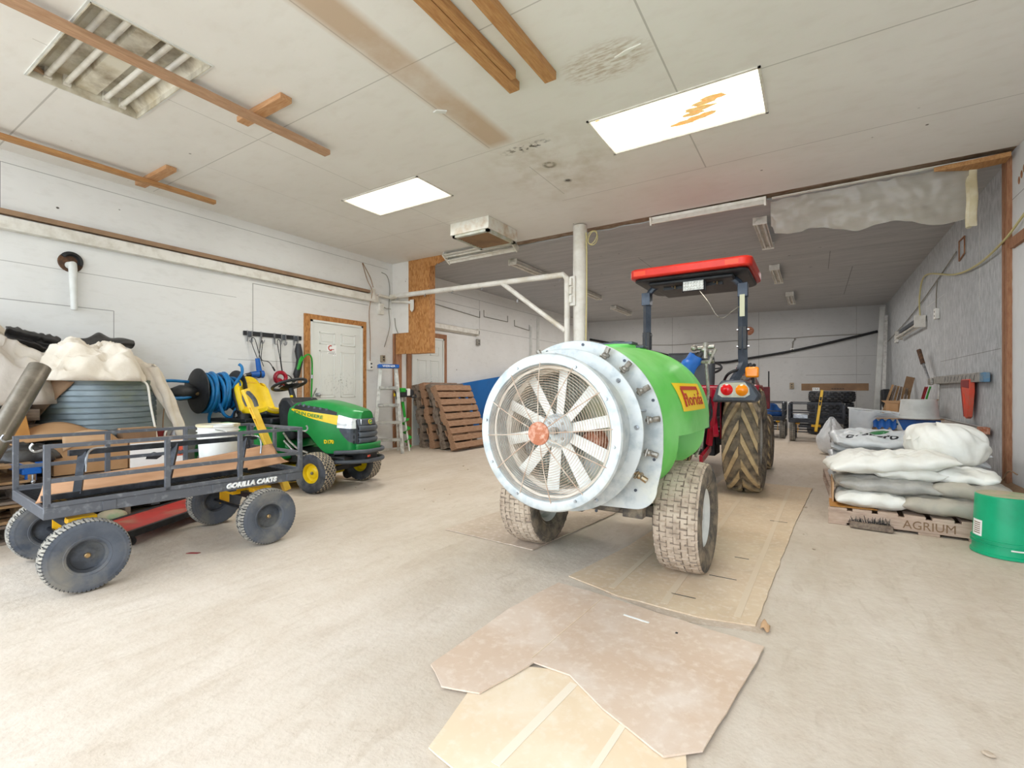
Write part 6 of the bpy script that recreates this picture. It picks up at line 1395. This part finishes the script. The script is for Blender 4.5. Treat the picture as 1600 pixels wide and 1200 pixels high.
# wall light and sockets
r = thing('strip_lamp', 'white strip light mounted high on the right wall with its end facing us', 'light', (XR-.01, 9.95, 2.04))
MB().box(-.14, .0, 0, .03, 0, .19).build('end_cap', 'whitemetal', r); MB().box(-.12, .0, 2.35, 2.38, 0, .17).build('end_cap', 'whitemetal', r); MB().box(-.06, 0, .03, 2.35, .13, .19).build('housing', 'grille', r)
for x, z in ((-.10, .05), (-.05, .03)): MB().cyl((x, .03, z), (x, 2.35, z), .018, seg=12).build('tube', 'tubew', r)
def socket(label, loc, ax='x', m='whitepl', w_=.07, h_=.11):
    r = thing('power_socket', label, 'socket', loc)
    b = MB()
    if ax == 'x': b.box(-.05, .0, -w_/2, w_/2, 0, h_)
    elif ax == '-x': b.box(0, .05, -w_/2, w_/2, 0, h_)
    else: b.box(-w_/2, w_/2, -.03, 0, 0, h_)
    b.build('box', m, r, bevel=.004)
    b = MB()
    for z in (.3, .7):
        if ax == 'x': b.box(-.052, -.05, -.015, .015, h_*z-.012, h_*z+.012)
        elif ax == '-x': b.box(.05, .052, -.015, .015, h_*z-.012, h_*z+.012)
        else: b.box(-.015, .015, -.032, -.03, h_*z-.012, h_*z+.012)
    b.build('outlet', 'ink', r); return r
socket('white socket box on the right wall right of the strip light', (XR+.008, 9.1, 2.06), w_=.13, h_=.15)
socket('white socket box on the right wall left of the strip light, near the corner', (XR+.008, 13.1, 2.05), w_=.2, h_=.16)
socket('brown socket plate on the left wall right of the white door', (XL, 5.56, 1.50), '-x', 'socket')
socket('metal socket box on the left wall below the wall strip light', (XL, 8.22, 1.98), '-x', 'nickel', .10, .13)
socket('small white switch box beside the blue cap of the ladder', (XL, 5.30, 1.36), '-x', 'whitepl', .07, .14)
socket('white socket on the back wall under the black hose', (-.51, bwy(-.51)-.003, 2.02), 'y', 'whitepl', .09, .12)
socket('brown socket plate low on the back wall left of the long carton', (-.52, bwy(-.52)-.003, 1.06), 'y', 'socket', .10, .16)
def cable(label, pts, m='wire', r_=.006, sm=5, cat='cable', name='cable'):
    b = MB(); b.tube(pts, r_, 6, sm=sm); return b.build(name, m, label=label, cat=cat)
cable('grey cable running along the right wall down to the far socket', [(1.49, 8.0, 2.76), (1.49, 9.1, 2.62), (1.49, 11, 2.42), (1.49, 13.1, 2.28), (1.49, 14.6, 2.2)], r_=.008)
cable('short grey cable dropping to the socket right of the strip light', [(1.49, 9.1, 2.62), (1.48, 9.1, 2.4), (1.48, 9.1, 2.2)], r_=.008)
cable('short cable dropping to the far right wall socket', [(1.49, 13.1, 2.28), (1.48, 13.1, 2.2)], r_=.01)
cable('yellow green cable sagging along the upper right wall', [(1.48, 5.2, 2.62), (1.47, 5.75, 2.48), (1.46, 6.15, 2.40), (1.47, 7.0, 2.38), (1.47, 8.0, 2.48), (1.48, 9.9, 2.85), (1.48, 10.4, 2.6), (1.46, 10.2, 2.2), (1.44, 10.0, 2.12)], 'yellowpl', .011, 6)
r = thing('knot_holes', 'three brown knots in a row high on the right wall edge', 'knot', (1.497, 5.86, 2.86))
for k in range(3): b = MB(); b.ball((0, -.06*k, .03*k), (.006, .018, .035), 12); b.build('knot', 'stud', r)
b = MB()
for (y0, z0, y1, z1) in ((7.65, 2.86, 7.9, 2.86), (7.65, 2.66, 7.65, 2.86), (7.65, 2.66, 7.9, 2.62), (7.9, 2.62, 7.9, 2.86)): b.bar((1.497, y0, z0), (1.497, y1, z1), .012, .012)
b.build('wood_outline', 'stud', label='small brown rectangular trim high on the right wall under the plastic', cat='trim')
# ---------------------------------------------------------------- left wall cables
cable('thin grey cable hanging from a hole near the corner above the jib bracket', [(XL+.01, 5.55, 2.98), (XL+.02, 5.66, 2.94), (XL+.02, 5.72, 2.75), (XL+.02, 5.70, 2.4), (XL+.02, 5.72, 2.1), (XL+.02, 5.60, 1.75)], r_=.006)
cable('second grey cable branching right across the white stub wall', [(-6.0, 5.785, 2.25), (-5.98, 5.785, 2.1), (-5.92, 5.785, 1.98)], r_=.006)
cable('tan cable loop running down above the white door to the switch box', [(XL+.01, 5.15, 3.05), (XL+.02, 5.24, 2.8), (XL+.11, 5.26, 2.6), (XL+.02, 5.28, 2.3), (XL+.02, 5.30, 1.9), (XL+.02, 5.30, 1.5)], 'kraft', .006)
cable('tan second strand of the cable loop above the door track', [(XL+.01, 5.16, 3.05), (XL+.02, 5.30, 2.85), (XL+.09, 5.30, 2.68)], 'kraft', .006)
r = thing('junction_box', 'white junction box with cables under the end of the door track', 'junction box', (XL, 5.52, 2.28)); MB().box(0, .05, -.05, .05, 0, .18).build('box', 'whitemetal', r, bevel=.006)
cable('grey cable from the junction box to the corner', [(XL+.04, 5.5, 2.47), (XL+.03, 5.6, 2.40), (XL+.02, 5.74, 2.40)])
for k, (ya, yb, za, zb) in enumerate(((8.45, 9.4, 2.62, 2.62), (9.7, 10.4, 2.56, 2.52), (6.8, 8.3, 2.66, 2.58))):
    cable(('conduit along the rear left wall, middle run', 'conduit along the rear left wall, far run', 'conduit along the rear left wall, near run')[k], [(XL+.01, ya, za+.14), (XL+.012, ya, za), (XL+.012, yb, zb), (XL+.01, yb, zb+.14)], r_=.008, sm=0)
MB().box(0, .05, 0, .06, .02, 2.62).build('conduit_post', 'offwhite', loc=(XL+.002, 10.42, 0), label='white vertical conduit on the rear left wall', cat='conduit')
MB().box(0, .05, 0, .07, .02, 2.9).build('conduit_post', 'offwhite', loc=(XL+.002, 10.78, 0), label='second white vertical conduit further along the rear left wall', cat='conduit')
cable('yellow cable running down the white post', [(-2.47, 5.68, 3.05), (-2.462, 5.68, 2.8), (-2.455, 5.66, 2.2), (-2.462, 5.66, 1.8), (-2.465, 5.66, 1.2)], 'yellowpl', .009)
b = MB(); b.tube([(-2.40+.07*math.cos(a), 5.72, 2.98+.09*math.sin(a)) for a in [2*PI*i/20 for i in range(20)]], .006, 6, closed=True); b.tube([(-2.39+.06*math.cos(a), 5.70, 2.98+.08*math.sin(a+.4)) for a in [2*PI*i/20 for i in range(20)]], .006, 6, closed=True); b.build('cable_coil', 'yellowpl', label='small coil of yellow cable at the top of the white post', cat='cable')
# ---------------------------------------------------------------- back wall
b = MB(); b.tube([(-6.0, bwy(-6.0)-.04, 2.62), (-4.5, bwy(-4.5)-.04, 2.27), (-2.9, bwy(-2.9)-.05, 1.86), (-2.2, bwy(-2.2)-.05, 1.80), (-1.6, bwy(-1.6)-.05, 1.89), (-.5, bwy(-.5)-.05, 2.07), (.6, bwy(.6)-.05, 2.32), (1.33, bwy(1.33)-.05, 2.50)], .033, 10, sm=5)
b.build('black_hose', 'cable', label='long thick black hose sagging across the back wall', cat='hose')
cable('thin cable strung level across the back wall above the black hose', [(-5.5, bwy(-5.5)-.02, 2.45), (-3.6, bwy(-3.6)-.02, 2.35), (-2.6, bwy(-2.6)-.02, 2.38), (-.6, bwy(-.6)-.02, 2.42), (-.51, bwy(-.51)-.02, 2.3), (-.51, bwy(-.51)-.02, 2.15)], r_=.009)
cable('second thin cable on the back wall right of the socket', [(-.5, bwy(-.5)-.02, 2.15), (-.46, bwy(-.46)-.02, 2.36), (-.3, bwy(-.3)-.02, 2.43), (1.1, bwy(1.1)-.02, 2.45)], r_=.009)
r = thing('vent_hole', 'round orange brown hole on the back wall right of the tractor roll bar', 'hole', (-1.53, bwy(-1.53)-.006, 2.66))
b = MB(); b.lathe([(0, 0), (.085, 0), (.10, -.012), (.115, -.008), (.115, .0)], (0, 0, 0), (0, 1, 0), 32); b.build('hole_rim', 'rust', r)
b = MB(); b.prism([(1.34, 14.62), (1.44, 14.62), (1.44, 14.72), (1.34, 14.72)], .02, 3.05); 
bmesh.ops.translate(b.bm, verts=[v for v in b.bm.verts if v.co.z < 1], vec=(-.16, -.25, 0)); b.build('white_pipe', 'offwhite', label='white square pipe leaning in the back right corner', cat='pipe')
b = MB(); b.prism([(1.40, 14.3), (1.46, 14.3), (1.46, 14.4), (1.40, 14.4)], .02, 2.8); bmesh.ops.translate(b.bm, verts=[v for v in b.bm.verts if v.co.z < 1], vec=(-.12, -.5, 0)); b.build('white_pipe', 'aluwh', label='thin perforated strip leaning beside the white pipe in the back corner', cat='strip')
MB().box(1.30, 1.49, 13.9, 14.2, .01, 1.05).build('dark_roll', 'black', label='black roll standing in the back right corner', cat='roll', bevel=.05)
# leaning laths and small boxes by the right wall
for k in range(7):
    b = MB(); b.bar((.80+.075*k, 10.2+.03*k, .02), (1.16+.045*k, 10.7+.05*k, 1.12-.012*k), .045, .035, up=(1, 0, 0))
    b.build('wooden_lath', ('pallettan', 'palletgrey')[k % 2], label=('first', 'second', 'third', 'fourth', 'fifth', 'sixth', 'seventh')[k]+' wooden lath from the left in the bundle leaning by the right wall', cat='lath', group='leaning laths')
MB().box(-.06, .06, -.01, .01, 0, .34).build('dark_plank', 'carddk', loc=(1.37, 10.95, .95), rot=(math.radians(-18), math.radians(14), 0), label='short dark plank sticking up behind the leaning laths', cat='plank')
facebox('cardboard_box', 'open brown carton between the leaning laths and the grey tub', (1.14, 8.85, .02), .3, (.42, .36, .82), 'card', flaps=True)
# long carton on the tyre stack
r = facebox('long_carton', 'long dented brown carton lying on the stack of tyres', (.37, 13.35, 1.015), math.radians(1), (1.28, .30, .165), 'carddk')
MB().box(-.42, -.28, -.1525, -.151, .0, .07).build('label', 'whitepr', r)
text('label_lettering', 'FAX', .06, plane_fn((-.35, -.153, .035), (1, 0, 0), (0, 0, 1)), 'ink', r, .001)
for q_ in range(5): MB().box(-.05+.05*q_, -.01+.05*q_, -.152, -.151, .035, .05).build('print_mark', 'ink', r)
for k in range(4):
    r = thing('tyre', ('bottom', 'second from bottom', 'third from bottom', 'topmost')[k]+' black tyre in the stack behind the rear wagon', 'tyre', (.30+.03*(k % 2), 13.35, .0))
    tyre('tyre_body', r, (0, 0, .13+.25*k), (0, 0, 1), .46, .245, .26, 'knob', ['rubber', 'rubber', 'black'], .012, 176, 25, 'rubber', .9)
# rear wagons
wagon('dark mesh wagon with yellow handle in front of the tyre stack at the back', (.02, 11.62, 0), math.radians(-90), L=1.15, W_=.92, near=False, txt=False, fm='tubeblk', hang=(-.02, .10, .78)) if True else None
wagon('dark mesh wagon with a blue tarp on it, behind the tractor front wheel', (-.98, 12.1, 0), math.radians(-90), L=1.15, W_=.86, near=False, txt=False, fm='tubeblk', handle=False)
heap('blue_tarp', 'crumpled blue tarp lying in the wagon behind the tractor front wheel', 'bluecrate', (-.98, 12.0, .46), (.40, .45), .30, 31, 40, 40, .08, cat='tarp')
b = MB(); b.obox((-.24, 11.2, .50), (.26, .16, .11)); b.build('metal_box', 'chrome', label='small shiny metal box in the rear wagon', cat='box', bevel=.01)
facebox('cardboard_box', 'grey carton on the floor between the rear wagon and the sacks', (.85, 10.6, .002), .1, (.3, .3, .42), 'carddk')
b = MB(); b.ball((0, 0, .12), (.18, .15, .12), 20); b.build('white_bag', 'sackblue', loc=(.75, 10.1, .0), label='small white bag on the floor right of the rear wagon', cat='bag')
# ---------------------------------------------------------------- cardboard on the floor
def floorcard(label, poly, z, m, fold=0, seed=0, lift=.0, marks=(), th=.006, name='floor_cardboard'):
    r = thing(name, label, 'cardboard', (sum(p[0] for p in poly)/len(poly), sum(p[1] for p in poly)/len(poly), z)); cx, cy = r.location[0], r.location[1]
    pts = []
    n = len(poly)
    for i in range(n):
        a, c_ = V(poly[i]), V(poly[(i+1) % n]); L_ = (c_-a).length; k = max(1, int(L_/.04))
        for j in range(k):
            p = a + (c_-a)*j/k; nn = V((-(c_-a).y, (c_-a).x)).normalized()
            pts.append(p + nn*(.006*nz((p.x*9, p.y*9, seed)) if fold else .003*nz((p.x*9, p.y*9, seed))))
    b = MB(); b.prism([(p.x-cx, p.y-cy) for p in pts], 0, th)
    for v_ in b.bm.verts:
        if lift: v_.co.z += lift*max(0, nz((v_.co.x*3+seed, v_.co.y*3, 2)))
    b.build('sheet', m, r, sharp=30)
    for (x0, y0, x1, y1, wd, mm) in marks:
        q = MB(); q.bar((x0-cx, y0-cy, th+.0008), (x1-cx, y1-cy, th+.0008), wd, .0012, up=(0, 0, 1)); q.build('slot' if mm == 'ink' else 'tape_strip', mm, r)
    return r
def cmat(name, a, b_, c3):
    t = NT(name); c = t.mix(t.noise(1.2, lo=.35, hi=.65), a, b_); c = t.mix(t.math('MULTIPLY', t.noise(4, lo=.45, hi=.7, dist=.4), .6), c, c3); c = t.mix(t.math('MULTIPLY', t.noise(30, lo=.5, hi=.75), .4), c, 'efe5d8')
    return t.out(c, .9, 0, .2, t.noise(60, (1, .1, 1), lo=0, hi=1), .002)
M['fc1'] = cmat('dusty_floor_cardboard', 'd0b697', 'd9c4a8', 'c3ad93'); M['fc2'] = cmat('brown_dusty_floor_cardboard', 'cbb098', 'd6bfaa', 'e3d6ca'); M['fc3'] = cmat('grey_dusty_floor_cardboard', 'b9a592', 'c6b4a2', 'a8957f'); M['fc4'] = cmat('pale_orange_floor_cardboard', 'e0c8a8', 'e6d2b6', 'eee0cc')
M['fct'] = mat('dusty_tape', 'd6c2a8', .8); M['fct2'] = mat('pale_tape', 'e9dbc6', .8)
floorcard('long cardboard sheet under the right sprayer wheel and tractor wheels', [(-1.16, 2.43), (-.84, 2.33), (-.43, 2.31), (-.22, 2.36), (-.13, 4.30), (-.02, 5.95), (-.9, 6.0), (-.95, 4.2), (-1.05, 3.1)], .003, 'fc1', 1, 3, marks=((-.62, 2.50, -.50, 2.50, .006, 'ink'), (-.50, 2.86, -.36, 2.86, .006, 'ink'), (-.42, 3.25, -.34, 3.25, .006, 'ink'), (-.3, 4.3, -.18, 4.3, .008, 'ink'), (-.62, 2.36, -.60, 5.8, .035, 'fct'), (-.30, 2.4, -.22, 5.8, .03, 'fct'), (-.9, 2.40, -.86, 4.0, .03, 'fct')))
floorcard('lower cardboard sheet peeking out along the front edge of the long sheet', [(-.92, 2.34), (-.5, 2.24), (-.19, 2.31), (-.2, 2.45), (-.9, 2.6)], .0008, 'fc3', 1, 5, th=.002)
floorcard('dusty cardboard sheet under the left sprayer wheel', [(-2.33, 2.75), (-1.55, 2.70), (-1.42, 3.83), (-1.45, 4.3), (-2.2, 4.4)], .003, 'fc3', 1, 7)
floorcard('brown torn cardboard sheet in the foreground with a white tape strip', [(-1.16, 2.30), (-.93, 2.28), (-.17, 2.17), (-.20, 1.95), (-.27, 1.45), (-.36, 1.37), (-.58, 1.47), (-.75, 1.58), (-.90, 1.58), (-.93, 1.45), (-.965, 1.32), (-1.10, 1.28), (-1.22, 1.36), (-1.22, 1.9)], .010, 'fc2', 1, 9, marks=((-.74, 2.13, -.62, 2.115, .012, 'whitepr'), (-.50, 2.09, -.49, 2.09, .012, 'ink'), (-.92, 1.60, -.89, 2.22, .003, 'fc4')))
floorcard('pale orange cardboard sheet at the bottom edge under the brown torn sheet', [(-1.05, 1.50), (-.40, 1.75), (-.25, 1.2), (-.45, .95), (-.95, 1.05)], .002, 'fc4', 0, 11, marks=((-.72, 1.55, -.75, 1.1, .03, 'fct2'), (-.5, 1.5, -.52, 1.05, .02, 'fct2')))
b = MB(); b.grid(lambda u, v_: (-.20+.035*u, 2.33+.05*v_+.02*math.sin(u*6), .012+.02*math.sin(u*3)*v_), 6, 6); b.build('torn_flap', 'cardlt', label='small torn curl at the right front corner of the long sheet', cat='cardboard', solid=.003)
# loose debris on the floor
random.seed(12)
for k in range(26):
    x, y = random.uniform(-4.2, .9), random.uniform(1.6, 6.5)
    if -2.4 < x < -.1 and y > 1.2: continue
    b = MB(); s_ = random.uniform(.006, .014); b.ball((0, 0, s_*.4), (s_*1.3, s_, s_*.5), 8); o = b.build('pebble', 'mud', loc=(x, y, 0), rot=(0, 0, k)); tag(o, 'tiny dried mud crumb scattered on the bare floor', 'pebble', 'mud crumbs on the floor')
b = MB(); b.prism([(-.04, -.008), (.03, -.012), (.045, .004), (-.02, .012)], 0, .003); b.build('leaf_scrap', 'redclay', loc=(-3.36, 1.50, .001), rot=(0, 0, .6), label='small dark red scrap on the floor between the wagon wheels', cat='scrap')
